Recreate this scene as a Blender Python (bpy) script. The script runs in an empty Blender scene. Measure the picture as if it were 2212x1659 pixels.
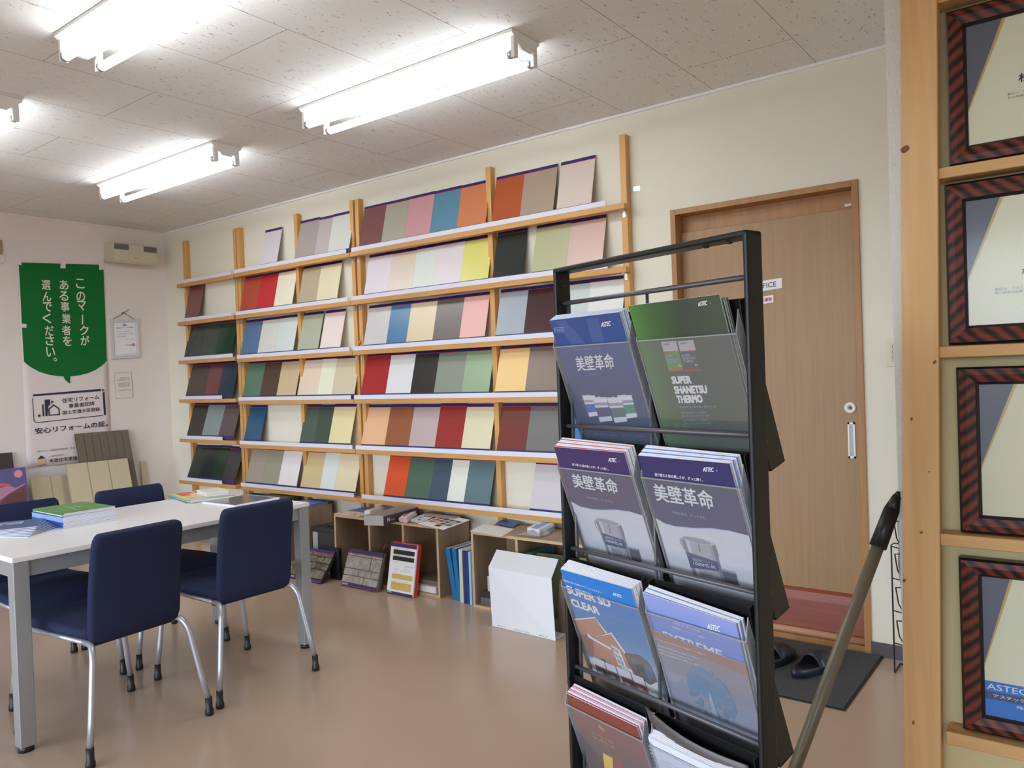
import bpy, bmesh, math, random
from mathutils import Vector, Matrix
random.seed(7)
R_ = math.radians

# ---------------------------------------------------------------- camera
CAM_H = 1.215
FPX = 1684.67
W_, H_ = 2212, 1659
yaw, pitch, roll = R_(-37.168), R_(-0.76), R_(2.036)
fwd = Vector((math.sin(yaw)*math.cos(pitch), math.cos(yaw)*math.cos(pitch), math.sin(pitch)))
right0 = Vector((math.cos(yaw), -math.sin(yaw), 0))
down0 = fwd.cross(right0)
c_, s_ = math.cos(roll), math.sin(roll)
RIGHT = c_*right0 + s_*down0
DOWN = -s_*right0 + c_*down0
CAMLOC = Vector((0, 0, CAM_H))
sc = bpy.context.scene
cam_data = bpy.data.cameras.new('camera')
cam = bpy.data.objects.new('camera', cam_data)
sc.collection.objects.link(cam)
cam_data.sensor_width = 36
cam_data.lens = FPX/W_*36
cam_data.clip_start = .02
m3 = Matrix((RIGHT, -DOWN, -fwd)).transposed()
cam.matrix_world = Matrix.Translation(CAMLOC) @ m3.to_4x4()
sc.camera = cam

# ---------------------------------------------------------------- world, daylight, exposure
world = bpy.data.worlds.new('sky')
sc.world = world
world.use_nodes = True
wn_ = world.node_tree
bg = wn_.nodes['Background']
_tc = wn_.nodes.new('ShaderNodeTexCoord'); _sp = wn_.nodes.new('ShaderNodeSeparateXYZ'); wn_.links.new(_tc.outputs['Generated'], _sp.inputs[0])
_cr = wn_.nodes.new('ShaderNodeValToRGB'); _e = _cr.color_ramp.elements   # ground below, hazy bright sky above the horizon
_e[0].position = .49; _e[0].color = (.22, .22, .22, 1); _e[1].position = .51; _e[1].color = (1.35, 1.52, 1.72, 1)
_n = _e.new(.62); _n.color = (.76, .88, 1.0, 1)
_mr = wn_.nodes.new('ShaderNodeMapRange'); _mr.inputs['From Min'].default_value = -1; wn_.links.new(_sp.outputs[2], _mr.inputs['Value'])
wn_.links.new(_mr.outputs[0], _cr.inputs['Fac']); wn_.links.new(_cr.outputs['Color'], bg.inputs[0])
bg.inputs[1].default_value = SKY = 6.8
sc.view_settings.view_transform = 'Standard'
sc.view_settings.look = 'None'
sc.view_settings.gamma = 1
sc.view_settings.use_curve_mapping = False
sc.view_settings.exposure = 0.08
TUBE = 19.0
try:
    sc.cycles.use_denoising = True
    sc.cycles.max_bounces = 10
    sc.cycles.diffuse_bounces = 7
    sc.cycles.glossy_bounces = 3
    sc.cycles.transparent_max_bounces = 12
    sc.cycles.sample_clamp_indirect = 4
    sc.cycles.caustics_reflective = False
    sc.cycles.caustics_refractive = False
except Exception:
    pass

# ---------------------------------------------------------------- helpers
def ray(px, py):
    return RIGHT*((px-W_/2)/FPX) + DOWN*((py-H_/2)/FPX) + fwd
def at(px, py, ax, val):
    """the point of the plane (axis = val) that is seen at a measured place of the photograph"""
    d = ray(px, py)
    return CAMLOC + d*((val-CAMLOC[ax])/d[ax])
def lin(c):
    out = []
    for v in c[:3]:
        v = v/255
        out.append(v/12.92 if v <= .04045 else ((v+.055)/1.055)**2.4)
    return out
_mats = {}
GAIN = 1.15
def M(name, c, rough=.6, metal=0., spec=.5, var=0., vscale=8., bump=0., bscale=60., gain=None, coat=0., alpha=1.):
    if name in _mats: return _mats[name]
    m = bpy.data.materials.new(name); m.use_nodes = True
    nt = m.node_tree; b = nt.nodes['Principled BSDF']
    g = GAIN if gain is None else gain
    l = [min(.92, v*g) for v in lin(c)]
    b.inputs['Base Color'].default_value = (*l, 1)
    b.inputs['Roughness'].default_value = rough
    b.inputs['Metallic'].default_value = metal
    b.inputs['Specular IOR Level'].default_value = spec
    if coat: b.inputs['Coat Weight'].default_value = coat; b.inputs['Coat Roughness'].default_value = .08
    if alpha < 1: b.inputs['Alpha'].default_value = alpha
    tc = nt.nodes.new('ShaderNodeTexCoord')
    n = nt.nodes.new('ShaderNodeTexNoise'); n.inputs['Scale'].default_value = vscale; n.inputs['Detail'].default_value = 4
    nt.links.new(tc.outputs['Object'], n.inputs['Vector'])
    mx = nt.nodes.new('ShaderNodeMix'); mx.data_type = 'RGBA'
    v = max(var, .015)
    mx.inputs['A'].default_value = (*[x*(1-v) for x in l], 1)
    mx.inputs['B'].default_value = (*[min(1, x*(1+v)) for x in l], 1)
    nt.links.new(n.outputs['Fac'], mx.inputs['Factor'])
    nt.links.new(mx.outputs['Result'], b.inputs['Base Color'])
    if bump:
        n2 = nt.nodes.new('ShaderNodeTexNoise'); n2.inputs['Scale'].default_value = bscale; n2.inputs['Detail'].default_value = 3
        nt.links.new(tc.outputs['Object'], n2.inputs['Vector'])
        bp = nt.nodes.new('ShaderNodeBump'); bp.inputs['Strength'].default_value = bump; bp.inputs['Distance'].default_value = .004
        nt.links.new(n2.outputs['Fac'], bp.inputs['Height']); nt.links.new(bp.outputs['Normal'], b.inputs['Normal'])
    _mats[name] = m
    return m
def wood(name, c1, c2, stretch=(40, 40, 2.0), rough=.5, bandscale=1.0, spec=.4, gain=None):
    """grain runs along the axis with the small stretch value (object space)"""
    if name in _mats: return _mats[name]
    m = bpy.data.materials.new(name); m.use_nodes = True
    nt = m.node_tree; b = nt.nodes['Principled BSDF']
    b.inputs['Roughness'].default_value = rough; b.inputs['Specular IOR Level'].default_value = spec
    g = GAIN if gain is None else gain
    tc = nt.nodes.new('ShaderNodeTexCoord'); mp = nt.nodes.new('ShaderNodeMapping'); mp.inputs['Scale'].default_value = stretch
    nt.links.new(tc.outputs['Object'], mp.inputs['Vector'])
    n = nt.nodes.new('ShaderNodeTexNoise'); n.inputs['Scale'].default_value = bandscale; n.inputs['Detail'].default_value = 5; n.inputs['Distortion'].default_value = .6
    nt.links.new(mp.outputs['Vector'], n.inputs['Vector'])
    cr = nt.nodes.new('ShaderNodeValToRGB')
    cr.color_ramp.elements[0].position = .33; cr.color_ramp.elements[1].position = .67
    cr.color_ramp.elements[0].color = (*[min(.9, v*g) for v in lin(c1)], 1); cr.color_ramp.elements[1].color = (*[min(.9, v*g) for v in lin(c2)], 1)
    nt.links.new(n.outputs['Fac'], cr.inputs['Fac']); nt.links.new(cr.outputs['Color'], b.inputs['Base Color'])
    bp = nt.nodes.new('ShaderNodeBump'); bp.inputs['Strength'].default_value = .06; bp.inputs['Distance'].default_value = .003
    nt.links.new(n.outputs['Fac'], bp.inputs['Height']); nt.links.new(bp.outputs['Normal'], b.inputs['Normal'])
    _mats[name] = m
    return m
def grad(name, stops, axis=2, rough=.42):
    """a printed colour blend across the artwork (generated coordinates)"""
    if name in _mats: return _mats[name]
    m = bpy.data.materials.new(name); m.use_nodes = True
    nt = m.node_tree; b = nt.nodes['Principled BSDF']; b.inputs['Roughness'].default_value = rough; b.inputs['Specular IOR Level'].default_value = .35
    tc = nt.nodes.new('ShaderNodeTexCoord'); sp = nt.nodes.new('ShaderNodeSeparateXYZ')
    nt.links.new(tc.outputs['Generated'], sp.inputs[0])
    cr = nt.nodes.new('ShaderNodeValToRGB'); e = cr.color_ramp.elements
    while len(e) < len(stops): e.new(.5)
    for i, (p, c) in enumerate(stops):
        e[i].position = p; e[i].color = (*[min(.9, v*GAIN) for v in lin(c)], 1)
    nt.links.new(sp.outputs[axis], cr.inputs['Fac']); nt.links.new(cr.outputs['Color'], b.inputs['Base Color'])
    _mats[name] = m
    return m
def emis(name, c, s):
    if name in _mats: return _mats[name]
    m = bpy.data.materials.new(name); m.use_nodes = True
    nt = m.node_tree; nt.nodes.clear()
    o = nt.nodes.new('ShaderNodeOutputMaterial'); e = nt.nodes.new('ShaderNodeEmission')
    e.inputs[0].default_value = (*c, 1); e.inputs[1].default_value = s
    nt.links.new(e.outputs[0], o.inputs[0]); _mats[name] = m
    return m
def clearmat(name, tint=(.95, .96, .97), haze=.055, gloss=.07, hc=(.75, .76, .8)):
    if name in _mats: return _mats[name]
    m = bpy.data.materials.new(name); m.use_nodes = True
    nt = m.node_tree; nt.nodes.clear()
    o = nt.nodes.new('ShaderNodeOutputMaterial')
    t = nt.nodes.new('ShaderNodeBsdfTransparent'); t.inputs[0].default_value = (*tint, 1)
    d = nt.nodes.new('ShaderNodeBsdfDiffuse'); d.inputs[0].default_value = (*hc, 1)
    g = nt.nodes.new('ShaderNodeBsdfGlossy'); g.inputs['Roughness'].default_value = .12
    a = nt.nodes.new('ShaderNodeMixShader'); a.inputs[0].default_value = haze
    b = nt.nodes.new('ShaderNodeMixShader'); b.inputs[0].default_value = gloss
    nt.links.new(t.outputs[0], a.inputs[1]); nt.links.new(d.outputs[0], a.inputs[2])
    nt.links.new(a.outputs[0], b.inputs[1]); nt.links.new(g.outputs[0], b.inputs[2])
    nt.links.new(b.outputs[0], o.inputs[0]); _mats[name] = m
    return m

COL = sc.collection
class MB:
    """collects shapes for ONE mesh object"""
    def __init__(s): s.v = []; s.f = []; s.mi = []; s.mats = []; s.sm = []
    def mat(s, m):
        if m not in s.mats: s.mats.append(m)
        return s.mats.index(m)
    def add(s, vs, fs, m, smooth=False):
        o = len(s.v); i = s.mat(m)
        s.v += [Vector(p) for p in vs]
        for f in fs: s.f.append([o+k for k in f]); s.mi.append(i); s.sm.append(smooth)
    def hexa(s, p, m):   # 8 points: bottom 4 (ccw), top 4
        s.add(p, [(3,2,1,0),(4,5,6,7),(0,1,5,4),(1,2,6,5),(2,3,7,6),(3,0,4,7)], m)
    def box(s, a, b, m):
        x0,y0,z0 = [min(a[i],b[i]) for i in range(3)]; x1,y1,z1 = [max(a[i],b[i]) for i in range(3)]
        s.hexa([(x0,y0,z0),(x1,y0,z0),(x1,y1,z0),(x0,y1,z0),(x0,y0,z1),(x1,y0,z1),(x1,y1,z1),(x0,y1,z1)], m)
    def obox(s, o, U, V, N, m, a=(0,1), b=(0,1), c=(0,1)):  # oriented box, o + U*a + V*b + N*c
        P = lambda i,j,k: o+U*a[i]+V*b[j]+N*c[k]
        s.hexa([P(0,0,0),P(1,0,0),P(1,1,0),P(0,1,0),P(0,0,1),P(1,0,1),P(1,1,1),P(0,1,1)], m)
    def prism(s, poly, d, m):   # polygon points (3d) swept by vector d
        n = len(poly); poly = [Vector(p) for p in poly]; d = Vector(d)
        fs = [tuple(range(n))[::-1], tuple(range(n,2*n))] + [(i,(i+1)%n,n+(i+1)%n,n+i) for i in range(n)]
        s.add(poly+[p+d for p in poly], fs, m)
    def face(s, poly, m): s.add(poly, [tuple(range(len(poly)))], m)
    def tube(s, pts, r, m, seg=10, cap=True, r1=None):
        pts = [Vector(p) for p in pts]; n = len(pts); vs = []; up = None
        for i, p in enumerate(pts):
            t = ((pts[min(i+1,n-1)]-pts[max(i-1,0)])).normalized()
            if up is None:
                up = Vector((0,0,1)) if abs(t.z) < .9 else Vector((1,0,0))
            a = (up - t*up.dot(t)).normalized(); b = t.cross(a); up = a
            rr = r if r1 is None else r+(r1-r)*i/(n-1)
            for k in range(seg):
                an = 2*math.pi*k/seg
                vs.append(p + a*(math.cos(an)*rr) + b*(math.sin(an)*rr))
        fs = []
        for i in range(n-1):
            for k in range(seg):
                fs.append((i*seg+k, i*seg+(k+1)%seg, (i+1)*seg+(k+1)%seg, (i+1)*seg+k))
        if cap: fs += [tuple(range(seg))[::-1], tuple(range((n-1)*seg, n*seg))]
        s.add(vs, fs, m, True)
    def lathe(s, c, axis, prof, m, seg=24):   # prof: (radius, height along axis)
        axis = Vector(axis).normalized(); c = Vector(c)
        a = axis.orthogonal().normalized(); b = axis.cross(a); vs = []
        for r, h in prof:
            for k in range(seg):
                an = 2*math.pi*k/seg; vs.append(c+axis*h+(a*math.cos(an)+b*math.sin(an))*r)
        fs = []
        for i in range(len(prof)-1):
            for k in range(seg): fs.append((i*seg+k, i*seg+(k+1)%seg, (i+1)*seg+(k+1)%seg, (i+1)*seg+k))
        fs += [tuple(range(seg))[::-1], tuple(range((len(prof)-1)*seg, len(prof)*seg))]
        s.add(vs, fs, m, True)
    def build(s, name, parent=None, origin=None, bevel=0., seg=2, smooth=False, kind=None):
        me = bpy.data.meshes.new(name)
        if origin is None:
            xs = [p.x for p in s.v]; ys = [p.y for p in s.v]; zs = [p.z for p in s.v]
            origin = Vector(((min(xs)+max(xs))/2, (min(ys)+max(ys))/2, min(zs)))
        origin = Vector(origin)
        base = origin
        me.from_pydata([p-base for p in s.v], [], s.f)
        for m in s.mats: me.materials.append(m)
        for i, p in enumerate(me.polygons): p.material_index = s.mi[i]; p.use_smooth = s.sm[i] or smooth
        bm = bmesh.new(); bm.from_mesh(me)
        bmesh.ops.recalc_face_normals(bm, faces=bm.faces)
        bm.to_mesh(me); bm.free()
        me.update()
        o = bpy.data.objects.new(name, me); COL.objects.link(o)
        if parent is not None:
            o.parent = parent
            o.location = base - PW.get(parent.name, Vector((0,0,0)))
            PW[o.name] = base.copy()
        else:
            o.location = base; PW[o.name] = base.copy()
        if bevel:
            bv = o.modifiers.new('bevel', 'BEVEL'); bv.width = bevel; bv.segments = seg; bv.limit_method = 'ANGLE'; bv.angle_limit = R_(35)
            if smooth or seg > 1:
                for p in me.polygons: p.use_smooth = True
                try:
                    wn = o.modifiers.new('wn', 'WEIGHTED_NORMAL'); wn.keep_sharp = True
                except Exception: pass
        if kind: o['kind'] = kind
        return o
PW = {}   # world position of every thing's origin
def tag(o, label, cat, group=None, kind=None):
    o['label'] = label; o['category'] = cat
    if group: o['group'] = group
    if kind: o['kind'] = kind
    return o
def thing(name, loc, label, cat, group=None):
    o = bpy.data.objects.new(name, None); o.empty_display_size = .1; COL.objects.link(o)
    o.location = loc; PW[o.name] = Vector(loc)
    return tag(o, label, cat, group)
def struct(o, label=None):
    o['kind'] = 'structure'
    if label: o['label'] = label
    return o
_tx = {}
def glyphs(s, bold=0.):
    if (s, bold) in _tx: return _tx[(s, bold)]
    cu = bpy.data.curves.new('t', 'FONT'); cu.body = s; cu.size = 1; cu.offset = bold; cu.resolution_u = 3
    o = bpy.data.objects.new('t', cu); COL.objects.link(o)
    dg = bpy.context.evaluated_depsgraph_get(); dg.update()
    me = o.evaluated_get(dg).to_mesh()
    vs = [v.co.copy() for v in me.vertices]; fs = [tuple(p.vertices) for p in me.polygons]
    o.evaluated_get(dg).to_mesh_clear()
    bpy.data.objects.remove(o); bpy.data.curves.remove(cu)
    if not vs: vs = [Vector((0,0,0)),Vector((1,0,0)),Vector((0,1,0))]; fs = [(0,1,2)]
    x0 = min(v.x for v in vs); x1 = max(v.x for v in vs); y0 = min(v.y for v in vs); y1 = max(v.y for v in vs)
    r = ([((v.x-x0)/max(1e-6,x1-x0), (v.y-y0)/max(1e-6,y1-y0)) for v in vs], fs)
    _tx[(s, bold)] = r
    return r
def text3(mb, s, BL, BR, TL, m, bold=0., off=Vector((0,0,0))):
    vs, fs = glyphs(s, 0.)
    BL, BR, TL = Vector(BL), Vector(BR), Vector(TL); U = BR-BL; V = TL-BL
    if bold <= 0:
        mb.add([BL+U*a+V*b+off for a, b in vs], fs, m); return
    e = V.length*bold; u, v = U.normalized(), V.normalized(); nn = u.cross(v).normalized()      # heavier strokes: struck several times side by side
    U = U*max(.5, 1-2*e/U.length); V = V*max(.5, 1-2*e/V.length); BL = BL+u*e+v*e
    for k, (dx, dy) in enumerate(((-1,-1),(1,-1),(1,1),(-1,1),(0,0))):
        mb.add([BL+U*a+V*b+off+u*dx*e+v*dy*e+nn*(.00009*k) for a, b in vs], fs, m)
class Sheet:
    """a flat printed surface: places given as measured photo points on its plane, print layers a hair in front"""
    def __init__(s, o, U, V, N): s.o, s.U, s.V, s.N = Vector(o), Vector(U), Vector(V), Vector(N)
    def hit(s, p, k=1):
        d = ray(*p); t = (s.o-CAMLOC).dot(s.N)/d.dot(s.N)
        return CAMLOC+d*t+s.N*(.00025*k)
    def poly(s, mb, pts, m, k=1): mb.face([s.hit(p, k) for p in pts], m)
    def text(s, mb, t, BL, BR, TL, m, bold=0., k=3): text3(mb, t, s.hit(BL,k), s.hit(BR,k), s.hit(TL,k), m, bold)
    def uv(s, a, b, k=1): return s.o+s.U*a+s.V*b+s.N*(.00025*k)
    def rect(s, mb, a0, b0, a1, b1, m, k=1): mb.face([s.uv(a0,b0,k), s.uv(a1,b0,k), s.uv(a1,b1,k), s.uv(a0,b1,k)], m)
    def ring(s, mb, c, r0, r1, m, k=2, seg=24, ry=1.):
        vs = []
        for i in range(seg):
            an = 2*math.pi*i/seg; d = s.U*math.cos(an)+s.V*math.sin(an)*ry
            vs += [c+d*r0, c+d*r1]
        mb.add(vs, [(2*i, 2*i+1, (2*i+3)%(2*seg), (2*i+2)%(2*seg)) for i in range(seg)], m)

W = 3.437          # shelf wall
XL = -6.154        # left wall
CZ = 2.475         # ceiling
XR, YN = 2.6, -2.6 # right wall, window wall behind the camera

# ---------------------------------------------------------------- materials of the room
WALLC = (229, 225, 210)
wall_m = M('wall_paper', WALLC, .85, spec=.2, var=.02, vscale=3, bump=.25, bscale=220, gain=1)
wallL_m = M('wall_paper_rose', (230, 221, 216), .85, spec=.2, var=.02, vscale=3, bump=.25, bscale=220, gain=1)
part_m = M('rough_wall_paper', (222, 220, 216), .9, spec=.2, var=.05, vscale=90, bump=.9, bscale=130, gain=1)
olive_m = M('shaded_wall_beige', (205, 193, 150), .8, spec=.2, var=.03, vscale=5, gain=1)  # wall's tone behind the frames, its shade put into the colour
base_m = M('grey_vinyl_base', (78, 72, 76), .5, var=.05)
def ceiling_material():
    m = bpy.data.materials.new('ceiling_board'); m.use_nodes = True
    nt = m.node_tree; b = nt.nodes['Principled BSDF']; b.inputs['Roughness'].default_value = .9; b.inputs['Specular IOR Level'].default_value = .15
    N = nt.nodes.new; Lk = nt.links.new
    geo = N('ShaderNodeNewGeometry'); sp = N('ShaderNodeSeparateXYZ'); Lk(geo.outputs['Position'], sp.inputs[0])
    def math_(op, a, b_=None, c=None):
        n = N('ShaderNodeMath'); n.operation = op
        for i, v in enumerate((a, b_, c)):
            if v is None: continue
            if isinstance(v, (int, float)): n.inputs[i].default_value = v
            else: Lk(v, n.inputs[i])
        return n.outputs[0]
    px = math_('DIVIDE', math_('ADD', sp.outputs[0], .953+.455*40), .4555)
    idx = math_('FLOOR', px); fx = math_('FRACT', px)
    odd = math_('MODULO', idx, 2.0)
    py = math_('DIVIDE', math_('ADD', math_('ADD', sp.outputs[1], 8.88-1.779), math_('MULTIPLY', odd, .444)), .888)
    fy = math_('FRACT', py)
    lw = .0016
    ex = math_('MINIMUM', fx, math_('SUBTRACT', 1.0, fx)); ey = math_('MINIMUM', fy, math_('SUBTRACT', 1.0, fy))
    lx = math_('LESS_THAN', ex, lw/.455*1.0); ly = math_('LESS_THAN', ey, lw/.888*1.0)
    line = math_('MAXIMUM', lx, ly)
    # worm-hole specks, short dashes
    mp = N('ShaderNodeMapping'); mp.inputs['Scale'].default_value = (95, 30, 1); Lk(geo.outputs['Position'], mp.inputs['Vector'])
    n = N('ShaderNodeTexNoise'); n.inputs['Scale'].default_value = 1.0; n.inputs['Detail'].default_value = 2; n.inputs['Distortion'].default_value = 1.2
    Lk(mp.outputs['Vector'], n.inputs['Vector'])
    spk = N('ShaderNodeMapRange'); spk.inputs['From Min'].default_value = .655; spk.inputs['From Max'].default_value = .70; Lk(n.outputs['Fac'], spk.inputs['Value'])
    mx = N('ShaderNodeMix'); mx.data_type = 'RGBA'
    mx.inputs['A'].default_value = (*lin((228, 226, 224)), 1); mx.inputs['B'].default_value = (*lin((165, 150, 140)), 1)
    Lk(math_('MULTIPLY', spk.outputs[0], .85), mx.inputs['Factor'])
    m2 = N('ShaderNodeMix'); m2.data_type = 'RGBA'; Lk(mx.outputs['Result'], m2.inputs['A']); m2.inputs['B'].default_value = (*lin((135, 118, 108)), 1)
    Lk(math_('MULTIPLY', line, .8), m2.inputs['Factor'])
    Lk(m2.outputs['Result'], b.inputs['Base Color'])
    bp = N('ShaderNodeBump'); bp.inputs['Strength'].default_value = .5; bp.inputs['Distance'].default_value = .003
    Lk(math_('SUBTRACT', 1.0, spk.outputs[0]), bp.inputs['Height']); Lk(bp.outputs['Normal'], b.inputs['Normal'])
    return m
ceil_m = ceiling_material()
floor_m = M('vinyl_floor', (182, 158, 138), .22, spec=.5, var=.06, vscale=2.2, bump=.03, bscale=9, gain=1)
doorw_m = wood('door_veneer', (154, 122, 85), (163, 130, 93), (60, 60, 1.6), .42, spec=.4, gain=1.0)
doorf_m = wood('door_frame_veneer', (158, 112, 66), (172, 126, 78), (30, 30, 1.6), .42, gain=1.0)
kick_m = wood('red_kick_board', (122, 60, 45), (140, 72, 54), (1.6, 30, 30), .42, gain=1.05)
white_m = M('white_plastic', (226, 226, 228), .4)
whitep_m = M('white_paper', (222, 222, 226), .7)
black_m = M('black_plastic', (24, 24, 26), .42, gain=1)
blackmetal_m = M('black_metal', (22, 23, 24), .42, spec=.4, gain=1)
steel_m = M('brushed_steel', (190, 192, 196), .3, metal=.9)
navyprint_m = M('navy_print', (42, 40, 98), .4, gain=1)
redprint_m = M('red_print', (190, 40, 60), .5)
ink_m = M('dark_ink', (48, 46, 62), .7, gain=1)
greyink_m = M('grey_ink', (120, 120, 128), .7)
whiteink_m = M('white_ink', (235, 235, 238), .5, gain=1)

# ---------------------------------------------------------------- room shell
def slab(name, a, b, m, label):
    mb = MB(); mb.box(a, b, m); return struct(mb.build(name), label)
slab('floor', (XL-.1, YN-.1, -.1), (XR+.1, W+.1, 0), floor_m, 'glossy beige brown vinyl floor')
slab('ceiling', (XL-.1, YN-.1, CZ), (XR+.1, W+.1, CZ+.1), ceil_m, 'ceiling of pale speckled boards')
slab('wall_left', (XL-.1, YN-.1, 0), (XL, W+.1, CZ), wallL_m, 'pale rose wall with the green banner')
mb = MB(); ey0, ey1, ez1 = 2.36, 3.36, 2.05
mb.box((XR, YN-.1, 0), (XR+.1, ey0, CZ), wall_m); mb.box((XR, ey1, 0), (XR+.1, W+.1, CZ), wall_m); mb.box((XR, ey0, ez1), (XR+.1, ey1, CZ), wall_m); mb.box((XR, ey0, -.1), (XR+.1, ey1, .02), wall_m)
struct(mb.build('wall_right'), 'cream wall with the glazed entrance')
mb = MB()
for q in (((ey0,.02),(ey0+.05,ez1)), ((ey1-.05,.02),(ey1,ez1)), ((ey0,.02),(ey1,.10)), ((ey0,ez1-.06),(ey1,ez1)), ((ey0,.95),(ey1,1.0))): mb.box((XR+.03, *q[0]), (XR+.07, *q[1]), steel_m)
struct(mb.build('window_2'), 'glazed entrance frame')
pl2 = bpy.data.lights.new('entrance_daylight', 'AREA'); pl2.shape = 'RECTANGLE'; pl2.size = ey1-ey0; pl2.size_y = ez1-.02; pl2.energy = 10; pl2.cycles.is_portal = True
po2 = bpy.data.objects.new('entrance_daylight', pl2); COL.objects.link(po2); po2.location = (XR+.12, (ey0+ey1)/2, ez1/2); po2.rotation_euler = (R_(90), 0, R_(90))
# shelf wall, with the door opening
DX0, DX1, DZ1 = -1.622, -.785, 1.962
mb = MB()
mb.box((XL, W, 0), (DX0, W+.1, CZ), wall_m); mb.box((DX1, W, 0), (XR, W+.1, CZ), wall_m); mb.box((DX0, W, DZ1), (DX1, W+.1, CZ), wall_m)
struct(mb.build('wall_back'), 'cream wall with the sample racks and the door')
# window wall behind the camera
wx0, wx1, wz0, wz1 = -5.2, 1.1, .25, 2.15
mb = MB()
mb.box((XL, YN-.1, 0), (wx0, YN, CZ), wall_m); mb.box((wx1, YN-.1, 0), (XR, YN, CZ), wall_m)
mb.box((wx0, YN-.1, 0), (wx1, YN, wz0), wall_m); mb.box((wx0, YN-.1, wz1), (wx1, YN, CZ), wall_m)
struct(mb.build('wall_front'), 'window wall behind the camera')
mb = MB()
for x in (wx0, -3.1, -1.0, wx1-.05): mb.box((x, YN-.08, wz0), (x+.05, YN-.02, wz1), steel_m)
for z in (wz0, wz1-.05): mb.box((wx0, YN-.08, z), (wx1, YN-.02, z+.05), steel_m)
struct(mb.build('window_1'), 'shop window frame')
pl = bpy.data.lights.new('daylight', 'AREA'); pl.shape = 'RECTANGLE'; pl.size = wx1-wx0; pl.size_y = wz1-wz0
pl.energy = 10; pl.cycles.is_portal = True
po = bpy.data.objects.new('daylight', pl); COL.objects.link(po)
po.location = ((wx0+wx1)/2, YN-.12, (wz0+wz1)/2); po.rotation_euler = (R_(90), 0, 0)   # faces into the room
# partition on the right that carries the certificates
PX, PY = -.423, 2.172
slab('wall_right_partition', (PX, PY, 0), (XR, PY+.13, CZ), part_m, 'rough papered partition end beside the pine post')
# skirting and corner trims
mb = MB(); mb.box((DX1, W-.012, 0), (XR, W, .056), base_m); mb.box((XL, W-.012, 0), (DX0, W, .056), base_m)
struct(mb.build('baseboard_back'), 'dark grey skirting')
mb = MB(); mb.box((XL, YN, 0), (XL+.012, W-.012, .056), base_m); struct(mb.build('baseboard_left'), 'dark grey skirting')
mb = MB(); mb.box((XL, W-.012, CZ-.012), (XR, W, CZ), whitep_m); mb.box((XL, YN, CZ-.012), (XL+.012, W-.012, CZ), wallL_m)
struct(mb.build('trim_1'), 'thin ceiling edge trim')

# ---------------------------------------------------------------- door
d = bpy.data.objects.new('door_1', None); COL.objects.link(d); d.location = (-1.2, W, 0); PW['door_1'] = Vector((-1.2, W, 0))
struct(d, 'closed brown veneer sliding door with an OFFICE plate')
cw = .026
mb = MB()
mb.box((DX0, W-.012, 0), (DX0+cw, W+.09, DZ1), doorf_m); mb.box((DX1-cw, W-.012, 0), (DX1, W+.09, DZ1), doorf_m)
mb.box((DX0+cw, W-.012, DZ1-cw), (DX1-cw, W+.09, DZ1), doorf_m)
mb.build('door_frame', d, bevel=.002)
mb = MB(); mb.box((DX0+cw, W+.07, DZ1-cw-.075), (DX1-cw, W+.09, DZ1-cw), doorf_m); mb.build('head_panel', d)
mb = MB(); mb.box((DX0, W+.0905, 0), (DX1, W+.099, DZ1), doorf_m); mb.build('leak_stop_panel', d)  # added unseen sheet, stops sky light leaking through the door gaps
mb = MB(); mb.box((DX0+cw, W+.05, .226), (DX1-cw, W+.085, DZ1-cw-.078), doorw_m); mb.build('door_panel', d, bevel=.002)
mb = MB()   # rounded kick board with a lighter moulding at the foot
prof = [(.05, .226), (.036, .215), (.03, .18), (.026, .12), (.022, .06), (.03, .0285)]
mb.prism([(DX0+cw, W+y, z) for y, z in prof] + [(DX0+cw, W+.085, .0285), (DX0+cw, W+.085, .226)], (DX1-DX0-2*cw, 0, 0), kick_m)
mb.build('kick_board', d)
mb = MB()
mb.box((DX0+cw, W+.0, 0), (DX1-cw, W+.085, .028), doorf_m)
mb.tube([(DX0+cw, W+.018, .042), (DX1-cw, W+.018, .042)], .016, M('moulding_tan', (176, 132, 100), .6))
mb.build('threshold', d)
dp = W+.05
mb = MB(); c = at(1836, 881, 1, dp-.006)
mb.lathe(c+Vector((0,.006,0)), (0,-1,0), [(.0, 0), (.0235, 0), (.0235, .004), (.018, .006), (.011, .006), (.010, .003), (.0, .003)], white_m)
o = mb.build('lock', d); mb = MB(); mb.lathe(c+Vector((0,.002,0)), (0,-1,0), [(0,0),(.007,0),(.006,.006),(0,.006)], M('brass', (150,120,80), .3, metal=.8)); mb.build('keyhole', o)
a = at(1831, 912, 1, dp); b_ = at(1847, 990, 1, dp)
mb = MB(); x0, x1, z0, z1 = a.x, b_.x+.004, b_.z, a.z
for q in (((x0,z0),(x1,z0+.008)), ((x0,z1-.008),(x1,z1)), ((x0,z0),(x0+.007,z1)), ((x1-.007,z0),(x1,z1))):
    mb.box((q[0][0], dp-.004, q[0][1]), (q[1][0], dp, q[1][1]), white_m)
mb.box((x0+.007, dp-.001, z0+.008), (x1-.007, dp+.0, z1-.008), M('pull_recess', (120,122,124), .35, metal=.6))
mb.build('pull_handle', d)
def plate(name, pts, text, m_text, label, tq=None, bold=0.):
    P = [at(px, py, 1, dp-.003) for px, py in pts]   # BL BR TR TL
    mb = MB(); mb.prism([P[0], P[1], P[2], P[3]], (0, .0025, 0), whitep_m)
    o = mb.build(name); tag(o, label, 'sign')
    if text:
        mb = MB()
        T = [at(px, py, 1, dp-.0035) for px, py in tq]
        text3(mb, text, T[0], T[1], T[2], m_text, bold); mb.build('lettering', o)
    return o
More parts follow.
